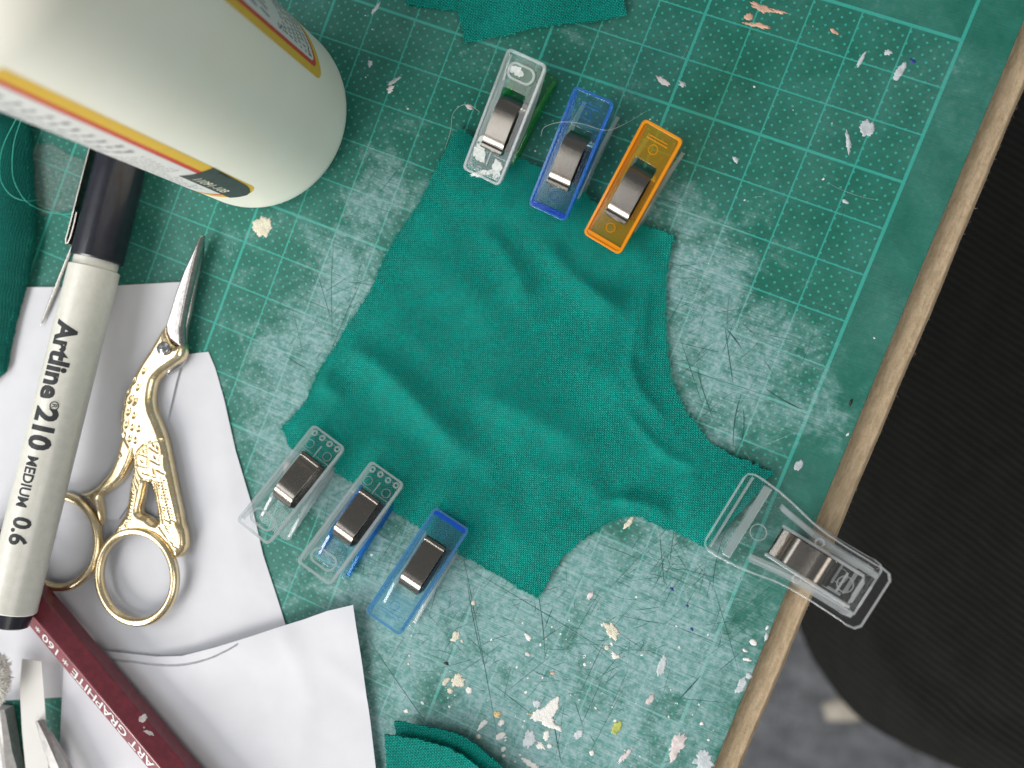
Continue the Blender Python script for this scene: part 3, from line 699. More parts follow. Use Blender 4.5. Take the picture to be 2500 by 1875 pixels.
def ribbon(prof, x0, x1, th):
    """extrude a (y, z) profile sideways, with thickness"""
    P = [Vector((0, a, b)) for a, b in prof]; n = len(P); up = []; dn = []
    for i in range(n):
        t = (P[min(n-1, i+1)] - P[max(0, i-1)]).normalized(); nn_ = Vector((0, -t.z, t.y))
        up.append(P[i] + nn_*th/2); dn.append(P[i] - nn_*th/2)
    loop = up + dn[::-1]; k = len(loop); mb = MB()
    vs = [(x0, p.y, p.z) for p in loop] + [(x1, p.y, p.z) for p in loop]
    fs = [(i, (i+1) % k, (i+1) % k + k, i + k) for i in range(k)]
    for i in range(n-1):
        fs.append((i, 2*n-1-i, 2*n-2-i, i+1)[::-1]); fs.append((k+i, k+2*n-1-i, k+2*n-2-i, k+i+1))
    return mb.add(vs, fs)
def make_clip(key, upper, lower, style, label, paint=False):
    (hx, hy), (jx, jy) = CLIPS[key]
    H = Vector(at(hx, hy, ZH)); J = Vector(at(jx, jy, ZJ))
    d2 = Vector((H.x-J.x, H.y-J.y, 0)); ln = d2.length; ang = math.atan2(d2.y, d2.x) - math.pi/2
    root = empty('sewing_clip', (J.x, J.y, 0.0), label, 'clip', 'sewing clips along the fabric edges'); root.rotation_euler = (0, 0, ang)
    tilt = math.atan2(ZH-ZJ, ln); sc = math.hypot(ZH-ZJ, ln)/2.80
    Mu = Matrix.Translation((0, 0, ZJ)) @ Matrix.Rotation(tilt, 4, 'X') @ Matrix.Scale(sc, 4)
    Ml = Matrix.Translation((0, 0, 0.115)) @ Matrix.Rotation(math.radians(-0.2), 4, 'X') @ Matrix.Scale(sc, 4) @ Matrix.Scale(-1, 4, Vector((0, 0, 1)))
    Ml = Matrix.Translation((0, 0, -0.11)) @ Ml
    arm_parts(root, upper, Mu, style, 0)
    lo = arm_parts(root, lower, Ml, 'plain', 1)
    for ob in [lo] + list(lo.children): ob.data.flip_normals()
    # spring: a curled plate in the upper window, a leg down through it, a plate against the lower arm
    pr = [(0.66, 0.0), (0.645, 0.05), (0.67, 0.095), (0.72, 0.095), (0.755, 0.055), (0.79, 0.05), (0.83, 0.072), (0.95, 0.080), (1.15, 0.085), (1.35, 0.085), (1.53, 0.080), (1.62, 0.062), (1.68, 0.02), (1.75, -0.03), (1.78, -0.10)]
    sp = ribbon(pr, -0.255, 0.255, 0.03); sp.xf(Mu)
    s1 = sp.build('spring', STEEL, root, smooth=True, ang=50, bevel=0.006)
    a = Mu @ Vector((0, 1.78, -0.10)); b = Vector((0, 1.80*sc, 0.13))
    leg = [(a.y, a.z), (a.y+0.10, a.z-0.08), (a.y+0.14, (a.z+b.z)/2), (b.y+0.06, b.z+0.08), (b.y-0.02, b.z+0.01), (b.y-0.2, b.z), (b.y-1.0*sc, b.z+0.02)]
    ribbon(leg, -0.24, 0.24, 0.03).build('spring_leg', STEEL, s1, smooth=True, ang=50)
    if paint:
        g = MB()
        for i, (x, y, rx, ry) in enumerate(((-0.13, 2.42, .17, .10), (-0.24, 0.48, .15, .2), (0.27, 0.32, .12, .2), (0.0, 0.10, .3, .06), (-0.28, 0.80, .12, .08))):
            g.prism(blob(x, y, rx, ry, 0.2*i, 0.3, 26, seed=60+i), (), 0.002, 0.012)
        g.xf(Mu).build('dried_paint', PAINT['pale'] if False else SMEAR, root)
    return root
SM = M('paint_smear'); SM.set(color=(0.72, 0.77, 0.75), rough=0.5, alpha=SM.noise(9, 5, 0.7).lin(0.3, 0.7, 0.6, 1.0)); SMEAR = SM.m
make_clip('a', CLEAR, GREEN, 'rings', 'paint-smeared clear sewing clip with a green lower arm', True)
make_clip('b', BLUE, CLEAR, 'plain', 'blue sewing clip over a clear arm between clear-green and orange clips')
make_clip('c', ORANGE, CLEAR, 'plain', 'orange sewing clip with a clear lower arm')
make_clip('d', CLEAR, CLEAR, 'rings', 'all-clear small sewing clip at the left corner of the fabric')
make_clip('e', CLEAR, BLUE, 'rings', 'clear sewing clip with a blue lower arm, middle of the lower three')
make_clip('f', LBLUE, CLEAR, 'plain', 'light blue sewing clip nearest the paper corner')

# large clear clip at the right
def big_clip():
    zj, zh = 0.40, 1.15
    J = Vector(at(1768, 1240, zj)); H = Vector(at(2140, 1475, zh))
    d = Vector((H.x-J.x, H.y-J.y, 0)); ln = d.length; ang = math.atan2(d.y, d.x) - math.pi/2
    root = empty('large_clip', (J.x, J.y, 0), 'large clear clip gripping the fabric strap over the table edge', 'clip', 'sewing clips along the fabric edges'); root.rotation_euler = (0, 0, ang)
    tilt = math.atan2(zh-zj, ln); LN = math.hypot(zh-zj, ln)
    def half(LN):
        k = LN
        return [(0.72, 0.0), (0.86, 0.05), (0.92, 0.17), (0.925, 0.35), (0.88, 0.8), (0.80, 1.2), (0.70, 1.6), (0.655, 1.95), (0.64, 2.4), (0.645, 3.0), (0.66, k-0.25), (0.63, k-0.08), (0.52, k)]
    hf_ = half(LN); outer = [(x, y) for x, y in hf_] + [(-x, y) for x, y in hf_[::-1]]
    Mu = Matrix.Translation((0, 0, zj)) @ Matrix.Rotation(tilt, 4, 'X')
    Ml = Matrix.Translation((0, 0, 0.012)) @ Matrix.Rotation(math.radians(-2), 4, 'X') @ Matrix.Scale(-1, 4, Vector((0, 0, 1)))
    for up, M4 in ((True, Mu), (False, Ml)):
        a = MB().prism(outer, [rrect(-0.29, 0.29, 1.25, 2.35, 0.05, 2)], -0.09, 0.0).xf(M4).build('arm', CLEAR, root, bevel=0.022)
        obs = [a, MB().prism(outer, [[(x*.955, 0.045 + (y-0.045)*(LN-.09)/(LN-.045) if y > .045 else .045) for x, y in outer]], 0.0008, 0.028).xf(M4).build('lip', RIM['clear_plastic'], a, bevel=0.008)]
        for s_ in (-1, 1):
            y = [0.95, 1.3, 1.7, 2.1, 2.6, 3.1, LN-0.35]; h = [.02, .10, .24, .34, .28, .22, .18]; xo = [.62, .56, .50, .47, .46, .46, .46]
            vs = []
            for q, b, x in zip(y, h, xo): vs += [(s_*(x-0.07), q, -.091), (s_*(x+0.04), q, -.091), (s_*(x+0.04), q, -.092-b), (s_*(x-0.07), q, -.092-b)]
            fs = [tuple(range(4)), tuple(len(vs)-4+k for k in range(4))[::-1]]
            for i in range(len(y)-1):
                for k in range(4): fs.append((i*4+k, i*4+(k+1) % 4, i*4+4+(k+1) % 4, i*4+4+k))
            obs.append(MB().add(vs, fs).xf(M4).build('side_rail', RIM['clear_plastic'], a, bevel=0.02))
            obs.append(MB().box(min(s_*.30, s_*.36), max(s_*.30, s_*.36), 1.15, 2.9, 0.001, 0.10).xf(M4).build('channel_wall', RIM['clear_plastic'], a, bevel=0.015))
        g = MB()
        for k, (y, w) in enumerate(((2.62, .22), (2.95, .24), (3.10, .24), (LN-0.42, .28))): g.prism(rrect(-w, w, y-.022, y+.022, .02, 3), (), 0.001, 0.03)
        g.ring(0.05, 0.82, 0.004, 0.16, 0.010, 26); g.ring(0, LN-0.65, 0.004, 0.15, 0.010, 26); g.ring(0.42, 1.9, 0.01, 0.08, 0.02, 18); g.ring(-0.42, 1.9, 0.01, 0.08, 0.02, 18)
        obs.append(g.xf(M4).build('moulded_marks', RIM['clear_plastic'], a, smooth=True, ang=40))
        j = MB(); j.box(-0.84, 0.84, 0.12, 0.18, -0.15, -0.091); j.box(-0.82, 0.82, 0.42, 0.60, -0.17, -0.091)
        obs.append(j.xf(M4).build('jaw_bar', RIM['clear_plastic'] if up else CLEAR, a, bevel=0.02))  # milky plastic on the upper bar paints in a pale reflected band
        if not up:
            for ob in obs: ob.data.flip_normals()
    pr = [(1.18, .0), (1.22, .06), (1.33, .07), (1.40, .015), (1.46, .06), (1.52, .115), (1.60, .12), (1.80, .10), (2.0, .11), (2.15, .12), (2.25, .08), (2.31, .0), (2.34, -.10)]
    s1 = ribbon(pr, -0.275, 0.275, 0.035).xf(Mu).build('spring', STEEL, root, smooth=True, ang=50, bevel=0.006)
    a = Mu @ Vector((0, 2.34, -.10))
    ribbon([(a.y, a.z), (a.y+.10, a.z-.1), (a.y+.13, a.z*.55), (a.y+.05, .2), (a.y-.1, .13), (a.y-.9, .15)], -.26, .26, .035).build('spring_leg', STEEL, s1, smooth=True, ang=50)
big_clip()

# ================================================================== GLUE BOTTLE
BX, BY, BR = -13.58, -6.20, 2.13
bt = empty('glue_bottle', (BX, BY, 0), 'white round glue bottle with yellow-bordered labels', 'bottle')
prof = [(0.0, 0.06), (1.2, 0.06), (1.45, 0.0), (1.62, 0.005)] + [(BR-0.52+0.52*math.sin(math.radians(a)), 0.52-0.52*math.cos(math.radians(a))) for a in range(10, 91, 8)] + \
       [(BR, 0.7), (BR, 3), (BR, 6), (BR, 9.2)] + [(BR-0.75+0.75*math.cos(math.radians(a)), 9.2+0.9*math.sin(math.radians(a))) for a in range(10, 91, 10)] + [(1.1, 10.12), (1.05, 10.9), (0.0, 10.9)]
q = M('bottle_plastic'); q.set(color=q.mix((0.94, 0.915, 0.79), (0.96, 0.94, 0.84), q.noise(0.8, 4).step(.3, .7)), rough=q.noise(12, 4).lin(.2, .8, .38, .5), sss=0.0, spec=0.45)
sm_ = q.noise(1.6, 6, .7).step(.62, .80); q.set(color=q.mix(q.mix((0.94, 0.915, 0.79), (0.96, 0.94, 0.84), q.noise(0.8, 4).step(.3, .7)), (.66, .65, .56), (sm_*.22).max(q.noise(14, 2).step(.74, .78)*.3)))
q.p.inputs['Subsurface Radius'].default_value = (0.004, 0.004, 0.003); q.p.inputs['Subsurface Scale'].default_value = 1.0; q.bump(q.noise(30, 4), 0.002)
MB().lathe(prof, 96, cap=False).build('body', q.m, bt, smooth=True)
MB().lathe([(0, 10.92), (1.35, 10.92), (1.38, 11.0), (1.38, 12.1), (1.25, 12.25), (0, 12.27)], 48, cap=False).build('screw_cap', simple('cap_black', (0.02, 0.02, 0.02), .4), bt, smooth=True, ang=40)
def cylmap(r): return lambda t, z, h: ((r+h)*math.cos(math.radians(t)), (r+h)*math.sin(math.radians(t)), z)
def cyl_patch(pts, r, name, mat, parent=bt, sp=2.0):
    """patch given in (degrees, height) on the bottle wall"""
    P = [(a/10.0, b) for a, b in pts]                      # keep the aspect sane for the triangulation
    s_ = sheet(P, 0.18, lambda X, Y, D: X*0)
    return s_.map(lambda x, y, z: cylmap(r)(x*10, y, 0)).build(name, mat, parent, smooth=True)
YEL = simple('label_yellow', (0.78, 0.50, 0.06), .45, var=.03); RED = simple('label_red', (0.62, 0.07, 0.05), .45, var=.03); LWH = simple('label_white', (0.74, 0.74, 0.72), .4, var=.02)
SLATE = simple('label_slate', (0.055, 0.068, 0.066), .5, var=.08); INK = simple('print_black', (0.02, 0.022, 0.025), .5); GREYINK = simple('print_grey', (0.24, 0.24, 0.26), .6); CREAMINK = simple('print_cream', (0.80, 0.78, 0.62), .5)
def corner(t0, t1, z0, z1, ct, cz):
    return [(t0, z1), (t0, z0+cz), (t0+(t1-t0)*0.004*ct, z0+cz*.45)] 
def label_outline(ta, tb, z0, z1, rt, rz):
    out = []
    s_ = 1 if tb > ta else -1
    for k in range(6):
        a = math.radians(90*k/5); out.append((ta + s_*rt*(1-math.cos(a)), z0 + rz*(1-math.sin(a))))
    for k in range(6):
        a = math.radians(90*k/5); out.append((tb - s_*rt*(1-math.sin(a)), z0 + rz*(1-math.cos(a))))
    return [(ta, z1)] + out + [(tb, z1)]
fl_ = cyl_patch(label_outline(-49.2, -132, 1.62, 9.15, 12, .42), BR+0.004, 'front_label', YEL)
cyl_patch(label_outline(-55.8, -127, 1.86, 9.1, 10, .36), BR+0.007, 'red_border', RED, fl_)
cyl_patch(label_outline(-58.8, -124.6, 1.97, 9.05, 9, .32), BR+0.010, 'label_field', LWH, fl_)
sl = cyl_patch([(-49.3, 3.63), (-50.6, 2.2), (-52.0, 1.95), (-54.5, 1.75), (-58, 1.63), (-63, 1.605), (-69.2, 1.605), (-69.0, 3.63), (-62, 3.62)], BR+0.014, 'code_patch', SLATE, fl_)
t = text2d('11091-10B', 1.18, 0.20, 0.008, cuts=(.05, .1, .15))
t.map(lambda x, y, z: cylmap(BR+0.018)(-66.3 + math.degrees(y/BR), 3.30 - x, 0)).build('printed_code', CREAMINK, sl)
pr_ = MB(); r_ = random.Random(4)
zc = 8.9
while zc > 2.3:
    tt = -63 - r_.uniform(0, 3); big = 5.2 < zc < 8.4
    while tt > -118:
        w = r_.uniform(1.2, 4.5) * (1.5 if big else 1)
        if not (tt > -71 and zc < 3.9):
            hgt = (0.16 if big else 0.055)
            for k in range(3):
                a = tt - w*k/3; pr_.add([cylmap(BR+0.013)(a, zc, 0), cylmap(BR+0.013)(a-w/3.6, zc+.01, 0), cylmap(BR+0.013)(a-w/3.6, zc+hgt*r_.uniform(.5, 1), 0), cylmap(BR+0.013)(a, zc+hgt*r_.uniform(.5, 1), 0)], [(3, 2, 1, 0)])
        tt -= w + r_.uniform(.6, 1.6)
    zc -= (0.34 if big else 0.17)
pr_.build('small_print', GREYINK, fl_)
rl = cyl_patch(label_outline(25.2, 106, 1.80, 9.15, 7, .30), BR+0.004, 'back_label', YEL)
cyl_patch(label_outline(30.4, 101, 2.02, 9.1, 5, .22), BR+0.007, 'red_border', RED, rl)
cyl_patch(label_outline(33.0, 98.5, 2.12, 9.05, 4, .18), BR+0.010, 'label_field', LWH, rl)
pr_ = MB()
def ptext(body, t0, z0, ln, h):
    g = text2d(body, ln, h, 0.004, cutx=[ln*i/8 for i in range(1, 8)]); g.map(lambda x, y, z: cylmap(BR+0.014)(t0 + math.degrees(x/BR), z0 + y, 0)); pr_.add(g.v, g.f)
ptext('EN', 35, 2.24, .22, .13); ptext('-', 35, 2.50, .06, .03); ptext('-', 35, 2.72, .06, .03); ptext('S', 35.5, 3.52, .13, .22)
for z0 in (2.24, 2.46, 2.68, 2.90, 3.12, 3.34):
    tt = 42.0 if z0 < 2.3 else (38 if z0 < 2.8 else 36)
    while tt < 92:
        w = r_.uniform(1.2, 2.2); a = cylmap(BR+0.013)
        pr_.add([a(tt, z0, 0), a(tt+w*.45, z0, 0), a(tt+w*.75, z0+.13, 0), a(tt+w*.2, z0+.13, 0)], [(0, 1, 2, 3)])
        tt += w + r_.choice((.5, .5, .6, 1.9))
for z0 in (4.1, 4.6, 5.1, 5.6):
    tt = 36.5
    while tt < 92:
        a = cylmap(BR+0.013); pr_.add([a(tt, z0, 0), a(tt+1.1, z0+.02, 0), a(tt+2.2, z0+.34, 0), a(tt+1.4, z0+.36, 0)], [(0, 1, 2, 3)]); tt += r_.uniform(2.6, 4.2)
pr_.build('small_print', INK, rl)

# ================================================================== PENCIL
def rod_frame(p0, p1, upv=(0, 0, 1)):
    a = Vector(p0); b = Vector(p1); yv = (b-a).normalized(); xv = yv.cross(Vector(upv)).normalized(); zv = xv.cross(yv)
    Mx = Matrix((( xv.x, yv.x, zv.x, a.x), (xv.y, yv.y, zv.y, a.y), (xv.z, yv.z, zv.z, a.z), (0, 0, 0, 1)))
    return Mx, (b-a).length
s6 = 0.42; zc = 0.115 + s6
Pa = Vector(at(176, 1575, zc)); Pb = Vector(at(428, 1875, zc)); dvec = (Pb-Pa).normalized()
PS = Pa - dvec*3.6; PE = Pb + dvec*4
Mx, LN = rod_frame(PE, PS); Mx = Mx @ Matrix.Rotation(math.radians(33), 4, 'Y')             # y runs up the picture, x to the right of that direction
pn = empty('pencil', tuple(PE), 'maroon hexagonal pencil with silver lettering across the papers', 'pencil')
po = tuple(PE)
q = M('pencil_lacquer'); n_ = q.noise(6, 5); q.set(color=q.mix((0.14, 0.019, 0.031), (0.20, 0.026, 0.040), n_.step(.3, .7)), rough=q.noise(20, 4).lin(.2, .8, .3, .45), coat=.3); q.bump(q.noise(50, 3), .002); LACQ = q.m
hexa = [(s6*math.cos(math.radians(a)), s6*math.sin(math.radians(a))) for a in (0, 60, 120, 180, 240, 300)]
b_ = MB(); b_.add([(x, 0, z) for x, z in hexa] + [(x, LN, z) for x, z in hexa], [tuple(range(6)), tuple(range(11, 5, -1))] + [(i, i+6, (i+1) % 6+6, (i+1) % 6) for i in range(6)])
b_.xf(Mx).build('barrel', LACQ, pn, po, bevel=0.03)
SILV = simple('foil_silver', (0.62, 0.62, 0.62), .35, .3, var=.08)
# the lettered face is the one on the left of the picture: local x negative slope
def facemap(x, y, z):
    # x along pencil from PE, y across the face from the upper edge (0) to the outer edge (s6)
    a = Vector((-s6*.5, 0, s6*.866)); b = Vector((-s6, 0, 0)); p = a + (b-a)*(y/s6); nrm = Vector((-.866, 0, .5))
    p = p + nrm*(0.006); return Mx @ Vector((p.x, x, p.z))
face_px = lambda px, py: (Vector(at(px, py, zc+.2)) - PE).dot((PS-PE).normalized())
for body, pA, pB, h, off in (('ART GRAPHITE', (383, 1866), (185, 1633), .27, .09), ('*', (173, 1624), (161, 1606), .16, .13), ('160', (150, 1590), (113, 1548), .24, .10), ('*', (107, 1540), (96, 1527), .16, .13), ('AUSTRIA', (84, 1515), (38, 1462), .20, .12)):
    x0, x1 = face_px(*pA), face_px(*pB)
    g = text2d(body, abs(x1-x0), h, 0.012); g.map(lambda x, y, z: facemap(x0 + x, off + y, 0)).build('lettering', SILV, pn, po)
for i, (px, py, rx, ry) in enumerate(((346, 1752, .10, .07), (362, 1788, .035, .12), (350, 1775, .02, .02))):
    c = Mx.inverted() @ Vector(at(px, py, zc+.39))
    MB().prism(blob(c.x, c.y, rx, ry, .3, .35, 20, seed=300+i), (), 0, .012).map(lambda x, y, z: Mx @ Vector((x, y, s6*.866+.001+z))).build('paint_chip', PAINT['pink'], pn, po)

# ================================================================== MARKER PEN
MR = 0.56
za, zb = 1.16, 0.72
E0 = Vector(at(24, 1490, 1.44)); E1 = Vector(at(231, 655, 0.74))
Mp, LB = rod_frame(E0, E1)             # y from the barrel end towards the cap
pen = empty('marker_pen', tuple(E0), 'cream marker pen with a black cap lying beside the gold scissors', 'pen'); eo = tuple(E0)
PENW = simple('pen_cream', (0.74, 0.725, 0.65), .3, var=.04, coat=.2); PENB = simple('pen_black', (0.012, 0.013, 0.022), .32, var=.2, coat=.2)
def rod(prof, seg=40): return MB().lathe(prof, seg).map(lambda x, y, z: Mp @ Vector((x, z, y)))
def flip(o): o.data.flip_normals(); return o
flip(rod([(MR-.03, 0), (MR, .03), (MR, LB-.02), (MR-.02, LB)]).build('barrel', PENW, pen, eo, smooth=True, ang=35))
flip(rod([(MR-.07, LB+.001), (MR-.07, LB+.19)]).build('collar', PENW, pen, eo, smooth=True, ang=35))
flip(rod([(MR-.16, -.34), (MR-.09, -.30), (MR-.06, -.002)]).build('end_plug', PENB, pen, eo, smooth=True, ang=35))
cp = flip(rod([(MR-.01, LB+.192), (MR+.015, LB+.22), (MR+.005, LB+2.0), (MR-.03, LB+4.1), (MR-.10, LB+4.25), (MR-.3, LB+4.3)]).build('cap', PENB, pen, eo, smooth=True, ang=35))
# pocket clip seen on edge at the left of the cap, its end curled back
ct = 0.66; cw = MB()
path = [(-MR-.02, LB+4.0), (-MR-.10, LB+3.6), (-MR-.115, LB+2.2), (-MR-.12, LB+.75), (-MR-.13, LB+.50), (-MR-.10, LB+.40), (-MR-.055, LB+.42), (-MR-.03, LB+.55), (-MR-.02, LB+.9), (-MR-.03, LB+1.15)]
rb = ribbon(path, -.17, .17, .03).map(lambda x, y, z: Mp @ Vector((y, z, x + .12)))
rb.build('pocket_clip', simple('clip_metal', (0.55, 0.52, 0.46), .3, 1.0), pen, eo, smooth=True, ang=50)
def penmap(y0, phi0):
    """text x runs down the barrel from y0, text up goes round to the right of the picture"""
    def f(x, y, z):
        ph = phi0 - y/(MR+.004); return Mp @ Vector(((MR+.004)*math.cos(ph), y0 - x, (MR+.004)*math.sin(ph)))
    return f
py_ = lambda px, py: (Vector(at(px, py, 1.55)) - E0).dot((E1-E0).normalized())
def pentext(body, pA, pB, h, phi0, bold):
    ya, yb = py_(*pA), py_(*pB)
    g = text2d(body, ya-yb, h, bold, cuts=[h*i/8 for i in range(-2, 8)])
    g.map(penmap(ya, phi0)).build('lettering', INK, pen, eo)
pentext('Artline', (183, 785), (133, 978), .50, 1.86, .038)
pentext('210', (121, 996), (94, 1098), .52, 1.84, .042)
pentext('MEDIUM', (86, 1114), (56, 1233), .25, 1.70, .022)
pentext('0.6', (50, 1256), (33, 1322), .40, 1.62, .03)
rg = text2d('R', .085, .11, .01, cuts=(.05,)); y0 = py_(140, 985)
rg.map(lambda x, y, z: penmap(y0 - .03, 1.25)(x, y, z)).build('lettering', INK, pen, eo)
MB().tube([penmap(y0-.07, 1.17)(.09*math.cos(a), .09*math.sin(a), 0) for a in np.linspace(0, 6.283, 24, endpoint=False)], .011, 5, True).build('lettering', INK, pen, eo)

# ================================================================== STORK SCISSORS
q = M('gilt'); q.set(color=q.mix((0.80, 0.63, 0.36), (0.86, 0.73, 0.50), q.noise(4, 4).step(.3, .7)), metal=1.0, rough=q.noise(25, 4).lin(.2, .8, .17, .28)); q.bump(q.noise(35, 3), .003); GOLD = q.m
BLADE = simple('blade_steel', (0.46, 0.44, 0.42), .22, 1.0, var=.1, nsc=10, bump=.002, bsc=70)
ZB = 0.16; ZT = 0.40
sc_ = empty('embroidery_scissors', (*at(330, 1100, 0)[:2], 0.09), 'gilt stork-shaped embroidery scissors with steel blades on the paper', 'scissors'); so = (*at(330, 1100, 0)[:2], 0.09)
body_px = [(401,791),(383,815),(361,852),(338,886),(314,929),(299,963),(292,995),(287,1034),(290,1067),(300,1092),(312,1112),(320,1125),(319,1143),(314,1170),(309,1206),(303,1239),(298,1258),(287,1275),(272,1300),(262,1318),(276,1322),(300,1304),(338,1297),(372,1306),(400,1330),(420,1362),(436,1360),(449,1340),(451,1321),(448,1294),(442,1278),(438,1251),(428,1206),(417,1152),(408,1107),(401,1076),(392,1050),(383,1027),(374,1007),(370,990),(369,972),(374,940),(382,924),(400,906),(436,882),(447,862),(448,840),(440,832),(426,842),(412,832),(403,812)]
hole_px = [(351,1184),(358,1180),(365,1185),(374,1233),(379,1270),(374,1276),(360,1264),(338,1250),(344,1218)]
r1 = lambda x, y: (250 + x/3.77, 560 + y/3.77); r2 = lambda x, y: (70 + x/5.53, 980 + y/5.53); r3 = lambda x, y: (70 + x/5.53, 1240 + y/5.53)
DENTS = [r1(*p) for p in ((388,1298),(297,1390),(335,1450),(236,1500),(271,1555),(312,1580))] + [r2(*p) for p in ((1275,85),(1350,140),(1435,185),(1440,10),(1370,-20),(1250,280),(1325,310),(1412,345),(1502,365),(1278,470),(1370,500),(1455,520),(1372,675))]
GRV = []
for k in range(8): GRV.append([r2(1352-9*k, 1240+48*k), r2(1425-7*k, 1252+48*k)])
GRV += [[r2(1330, 1625), r2(1310, 1680)], [r3(1230, 275), r3(1300, 255), r3(1420, 245)], [r2(1400, 900), r2(1480, 1100)], [r2(1385, 975), r2(1460, 1165)], [r2(1365, 1080), r2(1420, 1205)]]
GRV += [[r2(*p) for p in l] for l in (((1790,520),(1660,545),(1560,590),(1480,670),(1445,770),(1450,890),(1500,1000),(1570,1060),(1650,1085)), ((1480,700),(1600,740),(1610,600),(1750,690),(1740,600)), ((1455,855),(1610,890),(1620,760)), ((1550,965),(1710,1020),(1690,900),(1830,970)), ((1650,790),(1770,850),(1790,740)), ((1520,790),(1540,820)), ((1560,650),(1565,690)), ((1690,580),(1700,610)), ((1715,740),(1722,770)))]
for c0, c1, n_, w in (((1680,1100),(1745,1640),12,34), ((1750,1080),(1880,1640),13,40), ((1820,1050),(1960,1640),14,40)):
    for k in range(n_):
        t_ = k/n_; x = c0[0]+(c1[0]-c0[0])*t_; y = c0[1]+(c1[1]-c0[1])*t_; GRV.append([r2(x-w*.6, y-6), r2(x+w*.5, y+12)])
for c0, c1, n_ in (((1790,260),(1930,480),7), ((1880,240),(2000,560),8)):
    for k in range(n_):
        t_ = k/n_; x = c0[0]+(c1[0]-c0[0])*t_; y = c0[1]+(c1[1]-c0[1])*t_; GRV.append([r3(x-28, y-6), r3(x+24, y+10)])
GRV += [[r2(1660,1100), r2(1720,1640)], [r2(1720,1085), r2(1815,1640)], [r2(1790,1065), r2(1925,1640)]]
def goldh(X, Y, D):
    z = ZB + 0.06 + (ZT-ZB-0.06)*np.sqrt(np.clip(1-(1-np.clip(D/0.17, 0, 1))**2, 0, 1)) + 0.03*np.clip(D/0.4, 0, 1)
    ax = np.array(at(300, 1000, ZT)[:2]) - np.array(at(330, 930, ZT)[:2]); ax /= np.hypot(*ax)
    for p in DENTS:
        c = at(*p, ZT); dx, dy = X-c[0], Y-c[1]; a = dx*ax[0]+dy*ax[1]; b = -dx*ax[1]+dy*ax[0]
        z = z - 0.04*np.exp(-((a/0.085)**2+(b/0.040)**2)**2)
    for g in GRV:
        d, f = pdist(X, Y, ats(g, ZT)); z = z - 0.026*np.exp(-(d/0.021)**2)
    d, f = pdist(X, Y, ats([(402,1076),(410,1110),(419,1155),(430,1208),(439,1255),(446,1300),(447,1330)], ZT)); z = z + 0.02*np.exp(-((d-0.03)/0.05)**2)
    return z
gb = sheet(smoothpts([tuple(p) for p in ats(body_px, ZT)], 2), 0.0185, goldh, [smoothpts([tuple(p) for p in ats(hole_px, ZT)], 3)], skirt=ZB).build('body', GOLD, sc_, so, smooth=True, ang=60)
def loop(cx, cy, rx, ry, tilt, z, rad, name):
    c = np.array(at(cx, cy, z)[:2]); k = 1/np.hypot(*(at(cx+50, cy, z)-at(cx-50, cy, z))[:2])*100; pts = []
    for i in range(72):
        a = 2*math.pi*i/72; x = cx + rx*math.cos(a)*math.cos(tilt) - ry*math.sin(a)*math.sin(tilt); y = cy + rx*math.cos(a)*math.sin(tilt) + ry*math.sin(a)*math.cos(tilt)
        pts.append(tuple(at(x, y, z)))
    return MB().tube(pts, rad, 14, True, flat=1.25).build(name, GOLD, sc_, so, smooth=True)
loop(335, 1407, 92, 112, -.12, .30, .105, 'finger_ring')
loop(148, 1323, 93, 112, .05, .24, .105, 'finger_ring')
# rear leg carrying the other ring
rear_px = [(300,1060),(288,1082),(278,1121),(265,1150),(244,1175),(227,1192),(205,1203),(185,1206),(205,1216),(228,1240),(240,1280),(246,1282),(248,1250),(243,1218),(251,1208),(275,1192),(296,1172),(306,1155),(320,1125),(330,1080)]
RT = []
for k in range(13):
    t_ = k/12; x = 1190 + (870-1190)*t_ - 60*math.sin(t_*3.1); y = 700 + (1230-700)*t_; RT.append([r2(x-30+60*t_*.3+40, y-22+30*t_), r2(x+50, y+30-10*t_)])
def rearh(X, Y, D):
    z = 0.11 + 0.20*np.sqrt(np.clip(1-(1-np.clip(D/0.13, 0, 1))**2, 0, 1))
    for g in RT:
        d, f = pdist(X, Y, ats(g, .3)); z = z - 0.03*np.exp(-(d/0.02)**2)
    return z
sheet(smoothpts([tuple(p) for p in ats(rear_px, .28)], 2), 0.03, rearh, skirt=0.10).build('rear_leg', GOLD, sc_, so, smooth=True, ang=60)
# blades
bl_px = [(489,571),(494,574),(490,602),(482,634),(471,680),(460,728),(450,778),(446,800),(447,830),(447,848),(437,850),(424,842),(410,830),(402,812),(401,791),(412,757),(425,714),(446,658),(468,612),(483,579)]
ridge = ats([(490,572),(478,640),(462,690),(448,740),(438,790),(432,835)], .42)
def blh(X, Y, D):
    d, f = pdist(X, Y, ridge); return 0.29 + 0.03*(1-f) + 0.115*np.clip(D/0.075, 0, 1)**0.8 + 0.02*np.clip(D/.2, 0, 1)
sheet(ats(bl_px, .40), 0.020, blh, skirt=0.27).build('blade', BLADE, sc_, so, smooth=True, ang=70)
bl2 = [(492,585),(490,620),(483,665),(473,715),(464,765),(455,800),(452,850),(449,878),(440,893),(424,905),(405,915),(404,880),(420,820),(440,720),(470,640)]
sheet(ats(bl2, .25), 0.025, lambda X, Y, D: 0.17 + 0.09*np.sqrt(np.clip(D/.1, 0, 1)), skirt=0.10).build('blade', BLADE, sc_, so, smooth=True, ang=70)
bk = [(449,868),(436,892),(400,913),(384,930),(378,960),(380,990),(388,1015),(398,1045),(400,1060),(390,1058),(340,1000),(340,940),(390,880)]
sheet(smoothpts([tuple(p) for p in ats(bk, .2)], 2), 0.05, lambda X, Y, D: 0.10 + 0.12*np.sqrt(np.clip(D/.12, 0, 1)), skirt=0.095).build('rear_body', GOLD, sc_, so, smooth=True, ang=50)
